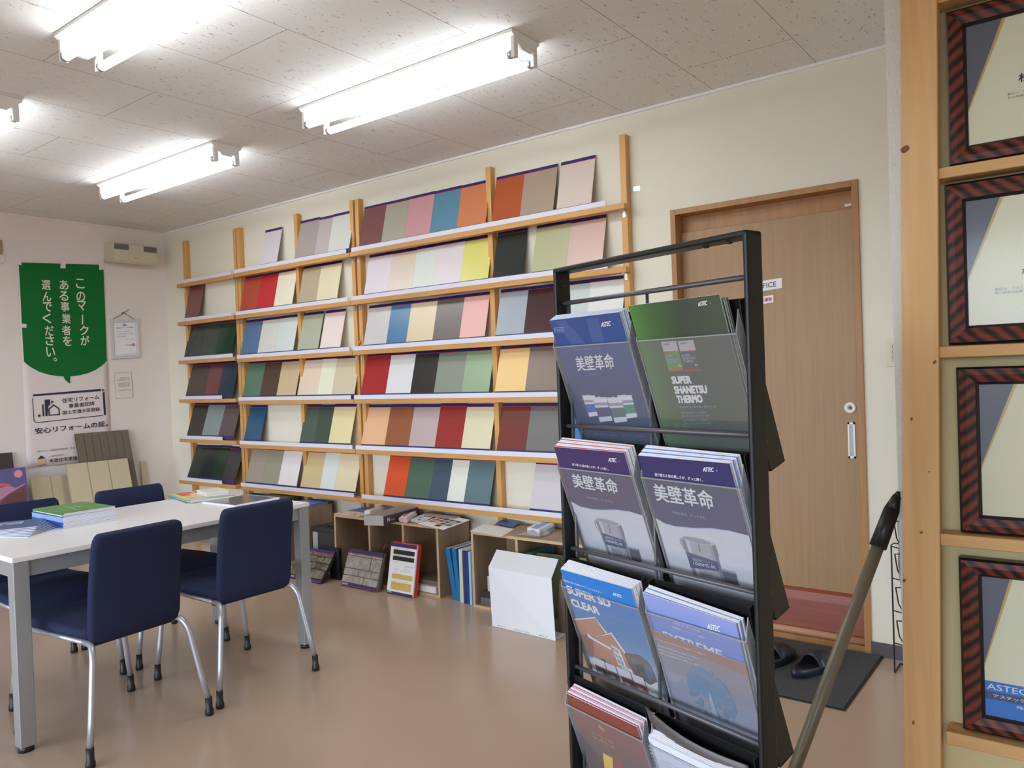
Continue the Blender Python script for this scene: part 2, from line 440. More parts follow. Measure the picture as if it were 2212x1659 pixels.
plate('door_sign', [(1611, 634.5), (1689.5, 622), (1689, 600), (1610.5, 612.5)], 'OFFICE', M('sign_ink', (70,72,76), .6), 'white plate lettered OFFICE on the brown sliding door', [(1628, 626.3), (1677, 618.6), (1627.6, 615.5)], .012)
plate('door_sign', [(1632, 659), (1671, 653), (1670.5, 637), (1631.5, 643)], '土足厳禁', M('sign_red', (190,45,50), .6), 'white plate with red lettering under the OFFICE plate', [(1637, 654), (1667.5, 649.5), (1636.7, 646)], .02)
plate('door_label', [(1825, 447), (1838.5, 444.5), (1838, 439), (1824.3, 441)], 'TOTO', ink_m, 'tiny white label in the top right corner of the door', [(1827, 445), (1836.5, 443.3), (1826.6, 442)], 0)

# ---------------------------------------------------------------- ceiling lights
lampw_m = M('lamp_enamel', (232, 230, 228), .4, gain=1)
tube_m = emis('tube_glow', (.93, 1.0, 1.04), TUBE)
def lamp(x0, x1, yc, label, cord=False):
    t = thing('ceiling_light', ((x0+x1)/2, yc, CZ-.085), label, 'light', 'twin tube ceiling lights')
    hw = .088
    mb = MB(); z = CZ-.0005
    mb.prism([(x0, yc-hw, z), (x0, yc+hw, z), (x0, yc+hw, z-.012), (x0, yc+.024, z-.062), (x0, yc-.024, z-.062), (x0, yc-hw, z-.012)], (x1-x0, 0, 0), lampw_m)
    mb.build('housing', t, bevel=.002)
    for sy in (-1, 1):
        y = yc+sy*.062; zt = z-.083
        mb = MB(); mb.tube([(x0+.026, y, zt), (x1-.026, y, zt)], .0155, tube_m, 14); mb.build('tube', t)
        for sx, xe in ((1, x0), (-1, x1)):
            mb = MB(); mb.box((xe+sx*.002, y-.013, zt-.016), (xe+sx*.02, y+.013, z-.02), lampw_m)
            o = mb.build('socket', t, bevel=.004)
            mb = MB(); mb.tube([(xe+sx*.02, y, zt), (xe+sx*.036, y, zt)], .0162, steel_m, 14); mb.build('tube_cap', o)
    for xs in (x1-.06, x0+.06):
        mb = MB(); mb.lathe((xs, yc, z-.068), (0,0,1), [(.006,0),(.006,.006)], lampw_m, 10); mb.build('screw', t)
    if cord:
        mb = MB(); p = [(x1-.02, yc-.05, z-.06), (x1-.02, yc-.05, z-.10), (x1-.005, yc-.045, z-.13)]
        mb.tube(p, .003, lampw_m, 6); mb.build('pull_cord', t)
lamp(-2.92, -1.69, 2.392, 'lit twin tube light nearest the door side, above the tall racks')
lamp(-4.905, -3.65, 2.405, 'lit twin tube light nearest the corner with the green banner')
lamp(-2.93, -1.69, 1.345, 'lit twin tube light cut off by the top edge of the photo')
lamp(-4.94, -3.695, 1.36, 'twin tube light at the left edge with a short pull cord', True)

# ---------------------------------------------------------------- wall racks for the paint sample boards
pine_m = wood('varnished_pine', (196, 146, 84), (208, 160, 98), (30, 30, 2.2), .45, gain=1.05)
pinex_m = wood('varnished_pine_lath', (186, 136, 76), (200, 150, 88), (2.2, 30, 30), .45, gain=1.05)
strip_m = M('label_strip', (206, 206, 218), .45, var=.01)
RZ = [2.020, 1.714, 1.396, 1.088, .770, .462]     # tops of the six ledges
RZA = [2.018, 1.716, 1.411, 1.104, .794, .468]
RACKS = {
 'narrow': dict(x=(-5.85, -5.082), ups=(-5.812, -5.122), z=RZA, dep=(.082,.088,.094,.102,.112,.13), lab='narrow left pine wall rack of six ledges, next to the room corner'),
 'middle': dict(x=(-5.055, -3.802), ups=(-5.080, -4.402, -3.832), z=RZ, dep=(.09,.09,.094,.096,.1,.104), lab='middle pine wall rack of six ledges, above the briefcase'),
 'wide': dict(x=(-3.795, -1.822), ups=(-3.782, -2.706, -1.864), z=RZ, dep=(.09,.092,.095,.098,.102,.108), lab='wide right pine wall rack of six ledges, nearest the sliding door'),
}
brk_m = M('zinc_bracket', (196, 200, 200), .3, metal=.8)
for nm, r in RACKS.items():
    t = thing('wall_rack', ((r['x'][0]+r['x'][1])/2, W-.02, 0), r['lab'], 'rack', 'pine wall racks')
    for i, ux in enumerate(r['ups']):
        mb = MB(); top = 2.362 if i != 1 or nm == 'wide' or nm == 'middle' else 2.36
        mb.box((ux, W-.043, .0), (ux+.033, W-.001, top), pine_m); mb.build('upright', t, bevel=.0015)
    for k in range(6):
        z, dp_ = r['z'][k], r['dep'][k]
        for (a, b) in [r['x']]:
            mb = MB(); mb.box((a, W-dp_, z-.028), (b, W-.044, z), pinex_m); o = mb.build('ledge', t, bevel=.0012)
            e0 = .02 if (nm, k) in (('wide', 0), ('narrow', 3), ('narrow', 4), ('narrow', 5)) else .004
            e1 = .10 if nm == 'wide' and k < 2 else (.17 if nm == 'narrow' and k > 2 else .022)
            if nm == 'wide' and k == 5: e0 = .05
            mb = MB(); mb.box((a+e0, W-dp_-.0015, z), (b-e1, W-dp_+.001, z+.026), strip_m); mb.build('label_strip', o)
            for ux in (r['ups'][0], r['ups'][-1]):
                mb = MB(); mb.box((ux+.008, W-.046, z-.062), (ux+.024, W-.0435, z-.028), brk_m); mb.box((ux+.008, W-.075, z-.031), (ux+.024, W-.0435, z-.0283), brk_m); mb.build('bracket', o)
    if nm == 'wide':
        mb = MB(); ux = r['ups'][-1]; mb.box((ux+.0335, W-.02, 2.085), (ux+.0355, W-.001, 2.107), brk_m); mb.box((ux+.0335, W-.003, 2.085), (ux+.085, W-.001, 2.107), brk_m); mb.build('wall_plate', t)

BH = .292
def ordn(i): return ('leftmost', 'second', 'third', 'fourth', 'fifth', 'sixth', 'seventh')[i]
ROWN = ('top', 'second', 'third', 'fourth', 'fifth', 'bottom')
RAILPX = {  # the front edge of each ledge in the photo, used to read board positions along it
 'wide': [((759.6,542.4),(1339.6,438)),((762,648),(1353,575)),((765,757.5),(1195,727.7)),((768,862),(1199,857.5)),((770.6,971),(1205,992)),((773,1075.6),(1210,1118))],
 'middle': [((507,591),(759,546)),((511,681),(761,652.7)),((511,775.6),(763,758)),((515,867),(766,862)),((516,957),(767,969.6)),((517,1054.6),(770.5,1077))],
 'narrow': [((389,610.6),(499,592)),((391,694.7),(501,681)),((393,778.7),(509,770.5)),((395,864),(511,859)),((396,949),(514,949)),((393,1037),(516,1045.4))]}
BOARDS = [
 ('narrow', 1, [(399,430,'maroon brown',(112,70,66))]),
 ('narrow', 2, [(398,431,'black green',(44,54,48)),(431,465,'dark moss green',(52,66,56)),(465,501,'deep forest green',(32,58,44))]),
 ('narrow', 3, [(401,441,'dark umber',(70,54,52)),(441,470,'dark oxblood',(104,58,56)),(470,502,'slate blue',(48,58,70))]),
 ('narrow', 4, [(403.5,435,'black',(38,36,36)),(435,471,'blue grey',(124,138,138)),(471,504,'dark taupe',(86,74,74))]),
 ('narrow', 5, [(404,428,'black green',(34,48,40)),(428,453,'charcoal',(36,38,42)),(453,478,'bottle green',(32,54,40)),(478,506,'dark grey brown',(62,56,58))]),
 ('middle', 0, [(561,597.7,'lilac white',(205,200,208)),(636,679,'warm grey',(160,150,145)),(679,708,'light warm grey',(176,167,166)),(708,754,'pale green white',(202,206,200))]),
 ('middle', 1, [(518,554,'rust red',(160,66,50)),(554,591,'bright red',(176,44,46)),(591,631,'ivory',(225,220,196)),(644,683,'khaki beige',(170,158,132)),(683,728,'light cream',(216,206,174))]),
 ('middle', 2, [(519,556,'denim blue',(84,110,142)),(556,593,'off white',(202,202,196)),(593,633,'pale aqua white',(201,210,208)),(642,687,'sage grey',(166,170,150)),(690.5,734.6,'pale pink',(221,207,202))]),
 ('middle', 3, [(524,561,'mid green',(86,114,96)),(561,597,'chocolate brown',(82,64,54)),(597,638,'tan',(190,170,136)),(642,685,'peach beige',(215,196,176)),(685,716,'pale lime cream',(218,218,194)),(716,765,'sand',(195,184,156))]),
 ('middle', 4, [(526.5,562,'petrol blue',(40,80,112)),(647,678,'grey green',(64,82,70)),(678,709,'dark grey green',(54,70,60)),(709,756,'light straw',(214,200,156))]),
 ('middle', 5, [(530.6,565,'taupe grey',(150,140,128)),(565,600,'olive grey',(140,140,120)),(600,640,'soft white',(218,213,212)),(648.5,690,'wheat',(194,174,130)),(690,721,'ice white',(206,214,211)),(721,767,'pale custard',(214,202,168))]),
 ('wide', 0, [(775.8,823.5,'plum brown',(112,72,70)),(823.5,873,'stone green',(156,153,136)),(873,928,'dusty pink',(190,142,146)),(928,986,'sky blue',(82,126,150)),(986,1049,'apricot orange',(188,118,80)),(1062,1123,'burnt orange',(160,78,42)),(1123,1195,'mushroom',(155,136,120)),(1202,1277,'blush white',(202,187,178))]),
 ('wide', 1, [(786,837,'lilac white',(208,198,208)),(837,889,'pale peach',(206,190,174)),(889,934,'mint white',(201,208,201)),(934,993.6,'pinkish white',(210,201,205)),(993.6,1054,'lime yellow',(206,201,112)),(1064,1128,'black green',(42,46,42)),(1148.7,1223,'light olive',(166,166,130)),(1223,1300.8,'dusty rose',(196,166,156))]),
 ('wide', 2, [(784.7,834,'light grey',(191,189,189)),(834,877,'mid blue',(70,112,150)),(877,934,'cream beige',(206,191,156)),(934,992,'dark taupe',(96,86,80)),(992,1047,'salmon pink',(215,166,160)),(1070,1131,'silver blue',(150,158,166)),(1131,1199,'aubergine',(66,42,42)),(1200,1265,'grey mint',(181,193,189)),(1265,1342,'chalk white',(206,209,206))]),
 ('wide', 3, [(779,832.5,'crimson',(148,40,42)),(832.5,886,'pure white',(207,207,210)),(886,937,'soft black',(48,46,46)),(937,996.6,'grey green',(121,128,113)),(996.6,1056,'leaf green',(131,153,119)),(1069,1134,'golden tan',(220,182,118)),(1134,1204,'brown grey',(119,100,88))]),
 ('wide', 4, [(780,830.5,'peach',(211,167,128)),(830.5,882,'russet brown',(134,80,52)),(882,938.6,'mauve',(175,156,155)),(938.6,996,'brick red',(138,48,43)),(996,1058,'pale cream',(206,199,167)),(1073,1135,'red brown',(110,56,49)),(1135,1205,'steel grey',(106,106,103)),(1205,1268,'cobalt blue',(50,104,178))]),
 ('wide', 5, [(828,873,'vivid orange',(198,74,34)),(873,926,'pine green',(70,95,80)),(926,964.5,'ink blue',(58,78,96)),(964.5,1001,'bone white',(216,216,206)),(1001,1057,'teal grey',(86,109,116)),(1144,1222,'lavender grey',(190,185,190))]),
]
BAYX = {'middle': 641, 'wide': 1058}
count = {}
for nm, k, lst in BOARDS:
    r = RACKS[nm]; (xa, ya), (xb, yb) = RAILPX[nm][k]
    Yb = W-r['dep'][k]+.012; zb = r['z'][k]+.002
    Yt = W-.010; hz = math.sqrt(BH**2-(Yt-Yb)**2)
    bay = {}
    for (p0, p1, cn, col) in lst:
        xs = []
        for p in (p0, p1):
            y = ya+(yb-ya)*(p-xa)/(xb-xa)-11
            xs.append(at(p, y, 1, Yb+.008).x)
        left = nm != 'narrow' and p0 < BAYX[nm]
        key = 'left' if left else 'right'
        i = bay.get(key, 0); bay[key] = i+1
        dz = random.uniform(-.003, .003); x0, x1 = xs[0]+.0004, xs[1]-.0004
        if (nm, k) in (('middle', 0),) and i > 0: dz += .004
        U = Vector((x1-x0, 0, 0)); T = Vector((0, Yt-Yb, hz)).normalized(); N = Vector((0, -T.z, T.y))
        h = BH+dz
        O = Vector((x0, Yb, zb))
        gl = .16 if sum(col) < 260 else (.27 if random.random() < .6 else .36)
        bmtl = M('board_%s_%d_%d_%d' % (cn.replace(' ', '_'), *col), col, gl, spec=.5)
        mb = MB(); mb.obox(O, U, T*h, -N*.003, bmtl); t = mb.build('sample_board')
        if nm == 'narrow': where = '%s from the left, %s ledge of the narrow rack' % (ordn(i), ROWN[k])
        else: where = '%s in the %s bay, %s ledge of the %s rack' % (ordn(i), key, ROWN[k], nm)
        where = where.replace('leftmost from the left', 'leftmost')
        tag(t, '%s sample board, %s' % (cn, where), 'sample board', 'paint boards on the %s rack' % nm)
        mb = MB(); mb.obox(O+T*(h-.017)+N*.0002, U, T*.017, N*.0002, navyprint_m); mb.obox(O+T*(h-.0195)+N*.0002, U, T*.0025, N*.0002, redprint_m)
        mb.build('header_band', t)
        mb = MB(); mb.obox(O+T*.0+N*.0002, U, T*.032, N*.0002, navyprint_m); mb.build('footer_band', t)
tag_m = M('pink_tag', (232, 150, 130), .5)
mb = MB(); c = at(776, 739, 1, W-.05); mb.lathe(c, (-.5,-.8,0), [(0,0),(.014,0),(.014,.002),(0,.002)], tag_m, 16)
tag(mb.build('round_tag'), 'small salmon pink round tag stuck on the pine post between middle and wide racks', 'tag')

# ---------------------------------------------------------------- table
tw_m = M('table_laminate', (222, 220, 221), .35, var=.01)
alu_m = M('silver_paint', (150, 152, 154), .38, metal=.35, gain=1.1)
TX0, TX1, TY0, TY1 = -3.645, -2.900, 1.043, 2.262
t = thing('meeting_table', ((TX0+TX1)/2, (TY0+TY1)/2, 0), 'white topped meeting table on square silver legs, ringed by blue chairs', 'table')
mb = MB(); mb.box((TX0, TY0, .642), (TX1, TY1, .661), tw_m); mb.build('tabletop', t, bevel=.0025)
mb = MB()
for a, b in (((TX0+.03,TY0+.012),(TX1-.03,TY0+.034)), ((TX0+.03,TY1-.034),(TX1-.03,TY1-.012)), ((TX0+.012,TY0+.03),(TX0+.034,TY1-.03)), ((TX1-.034,TY0+.03),(TX1-.012,TY1-.03))):
    mb.box((*a, .588), (*b, .6415), alu_m)
mb.build('apron', t)
for x in (TX0+.003, TX1-.053):
    for y in (TY0+.003, TY1-.053):
        mb = MB(); mb.box((x, y, .018), (x+.05, y+.05, .6415), alu_m); o = mb.build('leg', t, bevel=.003)
        mb = MB(); mb.lathe((x+.025, y+.025, 0), (0,0,1), [(.024,0),(.024,.012),(.02,.019)], black_m, 16); mb.build('foot_pad', o)

# ---------------------------------------------------------------- chairs (front = local -x)
blue_m = M('navy_upholstery', (42, 50, 78), .85, spec=.15, var=.18, vscale=260, bump=.35, bscale=420, gain=.9)
leg_m = M('silver_tube', (176, 178, 186), .3, metal=.55, gain=1.1)
def arc(p0, p1, p2, n=6):
    p0, p1, p2 = Vector(p0), Vector(p1), Vector(p2)
    return [p0*(1-t)**2+p1*2*t*(1-t)+p2*t*t for t in [i/n for i in range(n+1)]]
def shell(pts, half, m, thick, rnd):
    """upholstered sheet: side profile pts (x,z,half width), rounded rim"""
    mb = MB(); rows = []
    n = len(pts)
    for i in range(n):
        x, z, hw = pts[i]
        x0, z0, _ = pts[max(0, i-1)]; x1, z1, _ = pts[min(n-1, i+1)]
        tx, tz = x1-x0, z1-z0; L = math.hypot(tx, tz); nx, nz = -tz/L, tx/L
        rows.append((Vector((x, 0, z)), Vector((nx, 0, nz)), hw))
    ring = []
    K = 5
    prof = []
    for k in range(K+1):
        a = math.pi*k/K; prof.append((math.sin(a), math.cos(a)))   # out, side
    vs = []; R = 2*(K+1)
    for P, nn, hw in rows:
        for (o, c) in prof: vs.append(P + Vector((0,1,0))*(hw-thick/2+o*thick/2) + nn*(c*thick/2))
        for (o, c) in reversed(prof): vs.append(P - Vector((0,1,0))*(hw-thick/2+o*thick/2) + nn*(c*thick/2))
    fs = []
    for i in range(len(rows)-1):
        for k in range(R): fs.append((i*R+k, i*R+(k+1)%R, (i+1)*R+(k+1)%R, (i+1)*R+k))
    fs += [tuple(range(R))[::-1], tuple(range((len(rows)-1)*R, len(rows)*R))]
    mb.add(vs, fs, m, True)
    return mb
def make_chair(label):
    t = thing('meeting_chair', (0, 0, 0), label, 'chair', 'blue chairs around the meeting table')
    # seat: rolls down at the front edge, curves up into the back
    seat = [(-.262,.352,.165),(-.262,.372,.185),(-.25,.392,.196),(-.225,.402,.2),(-.12,.402,.196),(0,.398,.188),(.10,.396,.178),(.145,.400,.172)]
    shell(seat, .2, blue_m, .036, .02).build('seat', t)
    back = [(.126,.366,.146),(.140,.369,.156),(.150,.378,.163),(.156,.40,.168),(.161,.46,.169),(.168,.54,.168),(.180,.62,.167),(.194,.69,.166),(.198,.712,.163),(.200,.724,.157),(.201,.730,.148)]
    shell(back, .17, blue_m, .034, .02).build('backrest', t)
    for s in (-1, 1):
        mb = MB(); mb.tube([(-.235, s*.172, .368), (.12, s*.160, .368)], .0095, leg_m, 10); mb.build('side_rail', t)
        mb = MB()
        mb.tube([(.11, s*.159, .368)] + arc((.15, s*.160, .366), (.182, s*.168, .364), (.196, s*.178, .318)) + [(.222, s*.205, .14), (.236, s*.22, .055)], .0105, leg_m, 12)
        o = mb.build('leg', t)
        mb = MB(); mb.lathe((.236, s*.2205, .0), (-.02, -s*.02, 1), [(.013,0),(.0155,.004),(.0155,.018),(.0125,.026),(.0125,.066)], black_m, 14); mb.build('foot_cap', o)
        mb = MB()
        mb.tube([(-.19, s*.168, .366)] + arc((-.215, s*.17, .364), (-.236, s*.172, .362), (-.238, s*.178, .325)) + [(-.243, s*.198, .14), (-.245, s*.21, .055)], .0105, leg_m, 12)
        o = mb.build('leg', t)
        mb = MB(); mb.lathe((-.2455, s*.2105, .0), (.005, -s*.02, 1), [(.013,0),(.0155,.004),(.0155,.018),(.0125,.026),(.0125,.066)], black_m, 14); mb.build('foot_cap', o)
        mb = MB(); mb.hexa([(.05, s*.12-.007, .335), (.075, s*.12-.007, .335), (.075, s*.12+.007, .335), (.05, s*.12+.007, .335), (.04, s*.12-.009, .385), (.09, s*.12-.009, .385), (.09, s*.12+.009, .385), (.04, s*.12+.009, .385)], black_m); mb.build('stacking_lug', t)
    mb = MB(); mb.box((-.15, -.16, .376), (.10, .16, .383), black_m); mb.build('seat_pan', t)
    return t
def copy_tree(o, parent=None):
    c = o.copy(); COL.objects.link(c)
    if parent is not None: c.parent = parent
    for ch in list(o.children): copy_tree(ch, c)
    return c
chair0 = make_chair('')
spots = [(-2.862, 1.338, 4.5, 'blue upholstered chair at the near front of the table, back towards the room'),
         (-2.896, 1.856, -1.0, 'blue upholstered chair on the near side at the far end, beside the briefcase'),
         (-3.580, 1.392, 180, 'blue upholstered chair across the table at its near end, behind the green booklets'),
         (-3.575, 1.878, 180, 'blue upholstered chair across the table at its far end, before the ribbed panel')]
srcs = [chair0]
for s in spots[1:]: srcs.append(copy_tree(chair0))
for o, (x, y, a, lb) in zip(srcs, spots):
    o.location = (x, y, 0); o.rotation_euler = (0, 0, R_(a)); o['label'] = lb

# ---------------------------------------------------------------- brochure rack
RU = Vector((.959, -.2834, 0)).normalized(); RN = Vector((-.2834, -.959, 0)).normalized(); ZU = Vector((0, 0, 1))
RL = Vector((-.9396, 1.397, 0)); RWID = .50; RH = 1.438
def RP(u, n, z): return RL+RU*u+RN*n+ZU*z
rack = thing('brochure_rack', RP(.25, -.02, 0), 'tall black wire brochure rack with clear pockets in front of the door', 'rack')
mb = MB()
for u in (0, RWID-.010):
    mb = MB(); mb.obox(RP(u, -.042, .03), RU*.010, RN*.042, ZU*(RH-.03), blackmetal_m); mb.build('post', rack, bevel=.004, seg=3)
mb = MB(); mb.obox(RP(.0, -.042, RH-.011), RU*RWID, RN*.042, ZU*.011, blackmetal_m); mb.build('top_bar', rack, bevel=.004, seg=3)
for k, (u, n, z) in enumerate(((.45, -.02, RH-.0125), (.40, -.02, RH-.0125))):
    mb = MB(); mb.lathe(RP(u, n, z), (0,0,-1), [(.006,0),(.006,.002),(.003,.003)], black_m, 12); mb.build('bolt', rack)
mb = MB(); mb.lathe(RP(.0105, -.02, 1.40), RU, [(.005,0),(.005,.002),(.002,.003)], black_m, 12); mb.build('bolt', rack)
wire_m = M('grey_black_wire', (88, 89, 93), .35, metal=.2, spec=.6, gain=1)
for z in (1.362, 1.098, .833, .576, .31):
    mb = MB(); mb.tube([RP(.004, -.02, z), RP(RWID-.004, -.02, z)], .0048, wire_m, 10); mb.build('rod', rack)
for u in (.018, .249, .482):
    mb = MB(); mb.tube([RP(u, -.027, 1.362), RP(u, -.027, .31)], .0032, wire_m, 8); mb.build('upright_wire', rack)
for u in (.0, RWID-.03):
    mb = MB(); mb.obox(RP(u, -.20, 0), RU*.03, RN*.36, ZU*.03, blackmetal_m); mb.build('base_foot', rack, bevel=.004)
TH = R_(19.3)
TT = (ZU*math.cos(TH)+RN*math.sin(TH)).normalized(); NN = (RN*math.cos(TH)-ZU*math.sin(TH)).normalized()
clear_m = clearmat('clear_acrylic')  # its grey haze paints in the ceiling's reflection on the plastic
cleare_m = clearmat('clear_acrylic_edge', (.75, .8, .82), .35, .25, (.7, .74, .78))
bookw_m = M('page_edges', (214, 214, 220), .7, var=.02, vscale=300)
def pocket(u0, zc, w=.228):
    """zc: height of the clear front's top edge. The black tray tilts forward at the top"""
    o = RP(u0, .012, zc)
    hf = .25; hb = .297
    B = o-TT*hf
    p = MB(); back = -.036
    p.obox(B+NN*(back-.002), RU*w, TT*hb, NN*.002, black_m); o_ = p.build('pocket_back', rack)
    q = MB(); q.obox(B+NN*back, RU*w, TT*.003, NN*(-back+.004), black_m); q.build('pocket_floor', o_)
    for uu in (0, w-.0016):
        q = MB(); P0 = B+RU*uu
        q.prism([P0+NN*back, P0+NN*.004, P0+NN*.004+TT*.035, P0+NN*(-.006)+TT*.05, P0+NN*(-.016)+TT*(hf-.02), P0+NN*(-.024)+TT*(hb), P0+NN*back+TT*hb], RU*.0016, black_m)
        q.build('pocket_side', o_)
        q = MB(); q.prism([P0+NN*.004+TT*.035, P0+NN*.004+TT*hf, P0+NN*(-.016)+TT*(hf+.035), P0+NN*(-.0165)+TT*(hf-.02), P0+NN*(-.0065)+TT*.05], RU*.0016, cleare_m)
        q.build('clear_side', o_)
    q = MB(); q.obox(B+NN*.0030+RU*.001, RU*(w-.002), TT*hf, NN*.0016, clear_m); c = q.build('clear_front', o_)
    q = MB(); q.obox(B+NN*.0028+TT*(hf-.0022), RU*w, TT*.0022, NN*.0022, cleare_m); q.build('clear_lip', c)
    return B
ROWZ = [1.270, 1.014, .760, .506]
for zc in ROWZ:
    pocket(.012, zc); pocket(.258, zc)

ink_navy = M('ink_navy', (44, 46, 108), .4); can_m = M('can_silver', (200, 200, 206), .35, metal=.2); canw_m = M('can_white', (214, 214, 222), .5)
BW, BHt = .210, .297
def sheet_at(u0, ztop, zc, nfront=0.0):
    """front plane of the pocket whose clear lip is at zc; sheet's top left corner at u0 and height ztop"""
    o = RP(u0, .012, zc)+NN*nfront
    k = (ztop-zc)/TT.z
    TLc = o+TT*k
    return Sheet(TLc-TT*BHt, RU*BW, TT*BHt, NN)
def turned(sh, deg):
    """the same sheet sagging about its top left corner"""
    a = R_(deg); un, vn = sh.U.normalized(), sh.V.normalized(); tl = sh.o+sh.V
    U2 = (un*math.cos(a)+vn*math.sin(a))*sh.U.length; V2 = (vn*math.cos(a)-un*math.sin(a))*sh.V.length
    return Sheet(tl-V2, U2, V2, sh.N)
def booklet(name, sh, thick, m_cover, m_edge, label, cat, group=None, a=(0,1), b=(0,1), k0=0):
    mb = MB()
    U, V = sh.U, sh.V
    mb.obox(sh.o-sh.N*thick, U, V, sh.N*(thick-.0003), m_edge, a, b)
    mb.face([sh.uv(a[0],b[0],0), sh.uv(a[1],b[0],0), sh.uv(a[1],b[1],0), sh.uv(a[0],b[1],0)], m_cover)
    o = mb.build(name)
    return tag(o, label, cat, group)
def art(o, fn):
    mb = MB(); fn(mb); return mb.build('cover_print', o)
def letters(o, fn):
    mb = MB(); fn(mb); return mb.build('lettering', o)
def backs(u0, ztop, zc, n, label, group, cols=None, dz=.0022, fan=.45, step=.0026, edge=None, turn=0.):
    """the booklets standing behind the front one: edges fan out at the top left"""
    for i in range(n):
        s = sheet_at(u0+.0006*(i%3)-.0012, ztop+dz*(i+1), zc, -.0033-step*i)
        s = turned(s, turn)
        a = R_(-fan*(i+1)*.35)
        U2 = (s.U*math.cos(a)+s.V.normalized()*BW*math.sin(a)); V2 = (s.V*math.cos(a)-s.U.normalized()*BHt*math.sin(a))
        s2 = Sheet(s.o, U2, V2, s.N)
        c = (cols or [bookw_m])[i % len(cols or [1])]
        booklet('brochure', s2, step*.82, c, edge or bookw_m, label, 'brochure', group)
def Z(px0, py0, sc_): return lambda x, y: (px0+x/sc_, py0+y/sc_)
def logo(sh, mb, z, BL, BR, TL, rc, rr):
    sh.text(mb, 'ASTEC', z(*BL), z(*BR), z(*TL), whiteink_m, .03)
    c = sh.hit(z(*rc), 3); sh.ring(mb, c, rr*.72, rr, M('logo_pale', (150,160,185), .5))
    p = sh.U.normalized(); q = sh.V.normalized()
    mb.face([c+q*rr*.45, c-p*rr*.25-q*rr*.1, c-q*rr*.5, c+p*rr*.3+q*rr*.1], M('logo_pale', (150,160,185), .5))
# -- row 1 left: blue cover with four cans
z1 = Z(1170, 480, 3.456)
sh = sheet_at(.0215, 1.324, ROWZ[0]); 
b1 = booklet('brochure', sh, .002, grad('cover_blue', [(0, (36, 54, 92)), (.45, (44, 62, 106)), (.78, (44, 74, 132)), (1, (56, 74, 124))]), bookw_m, 'blue brochure with four small paint cans, in the top left pocket', 'brochure', 'brochures in the top left pocket')
def f(mb):
    for d in (((100,740),(180,735),(330,905),(230,912)), ((330,720),(420,712),(470,890),(380,897))):
        sh.poly(mb, [z1(*p) for p in d], M('cover_blue_flare', (64, 84, 136), .4), 1)
    cans = [((302,1292),(397,1292),(440,1442),(357,1452),(48,86,182)), ((565,1292),(672,1290),(717,1455),(627,1467),(52,132,104)), ((380,1305),(485,1305),(533,1480),(440,1490),(52,50,112)), ((488,1307),(597,1305),(643,1485),(550,1496),(76,100,108))]
    for k, (tl, tr, br, bl, c) in enumerate(cans):
        L = lambda p, q, t: (p[0]+(q[0]-p[0])*t, p[1]+(q[1]-p[1])*t)
        sh.poly(mb, [z1(*p) for p in (bl, br, tr, tl)], canw_m, 2+3*(k//2)); 
        A, B_, C, D = L(tl,bl,.42), L(tr,br,.42), L(tr,br,.80), L(tl,bl,.80)
        sh.poly(mb, [z1(*p) for p in (D, C, B_, A)], M('can_label_%d' % k, c, .5), 3+3*(k//2))
        A, B_, C, D = L(tl,bl,.22), L(tr,br,.22), L(tr,br,.34), L(tl,bl,.34)
        sh.poly(mb, [z1(*p) for p in (D, C, B_, A)], M('can_dent', (150,150,160), .4), 3+3*(k//2))
        cc = sh.hit(z1((tl[0]+tr[0])/2, (tl[1]+tr[1])/2), 4+3*(k//2)); rr = (sh.hit(z1(*tr))-sh.hit(z1(*tl))).length/2
        sh.ring(mb, cc, 0, rr, canw_m, seg=18, ry=.26); sh.ring(mb, cc+sh.N*.0002, rr*.8, rr, M('can_rim', (170,172,180), .35), seg=18, ry=.26)
art(b1, f)
def f(mb):
    logo(sh, mb, z1, (447,783), (517,772), (447,748), (537,757), .0042)
    sh.text(mb, '美壁革命', z1(272,1112), z1(553,1094), z1(247,1002), whiteink_m, .012)
    sh.text(mb, '塗り替えた後の美しさが、ずっと続く。', z1(265,961), z1(457,946), z1(262,946), greyink_m)
    sh.text(mb, '超低汚染リファインシリーズ', z1(358,1141), z1(493,1133), z1(357,1124), greyink_m)
    for i, (x, y) in enumerate(((400,1588), (600,1596), (415,1628), (612,1652))):
        sh.text(mb, '超低汚染リファイン1000Si-IR', z1(x,y), z1(x+165,y+10), z1(x-2,y-14), greyink_m)
    for q in (((93,787),(165,784),(165,787),(93,790)), ((97,819),(168,816),(168,819),(97,822)), ((93,787),(96,787),(100,820),(97,822)), ((163,784),(166,784),(170,817),(167,818))):
        sh.poly(mb, [z1(*p) for p in q], M('logo_pale', (150,160,185), .5), 2)
    sh.text(mb, 'P 0000', z1(103,815), z1(160,812), z1(101,797), M('logo_pale', (150,160,185), .5))
letters(b1, f)
backs(.0215, 1.324, ROWZ[0], 6, 'white edged brochure standing behind the blue can brochure, top left pocket', 'brochures in the top left pocket', dz=.0009, edge=M('page_edges_blue', (168, 190, 214), .6))
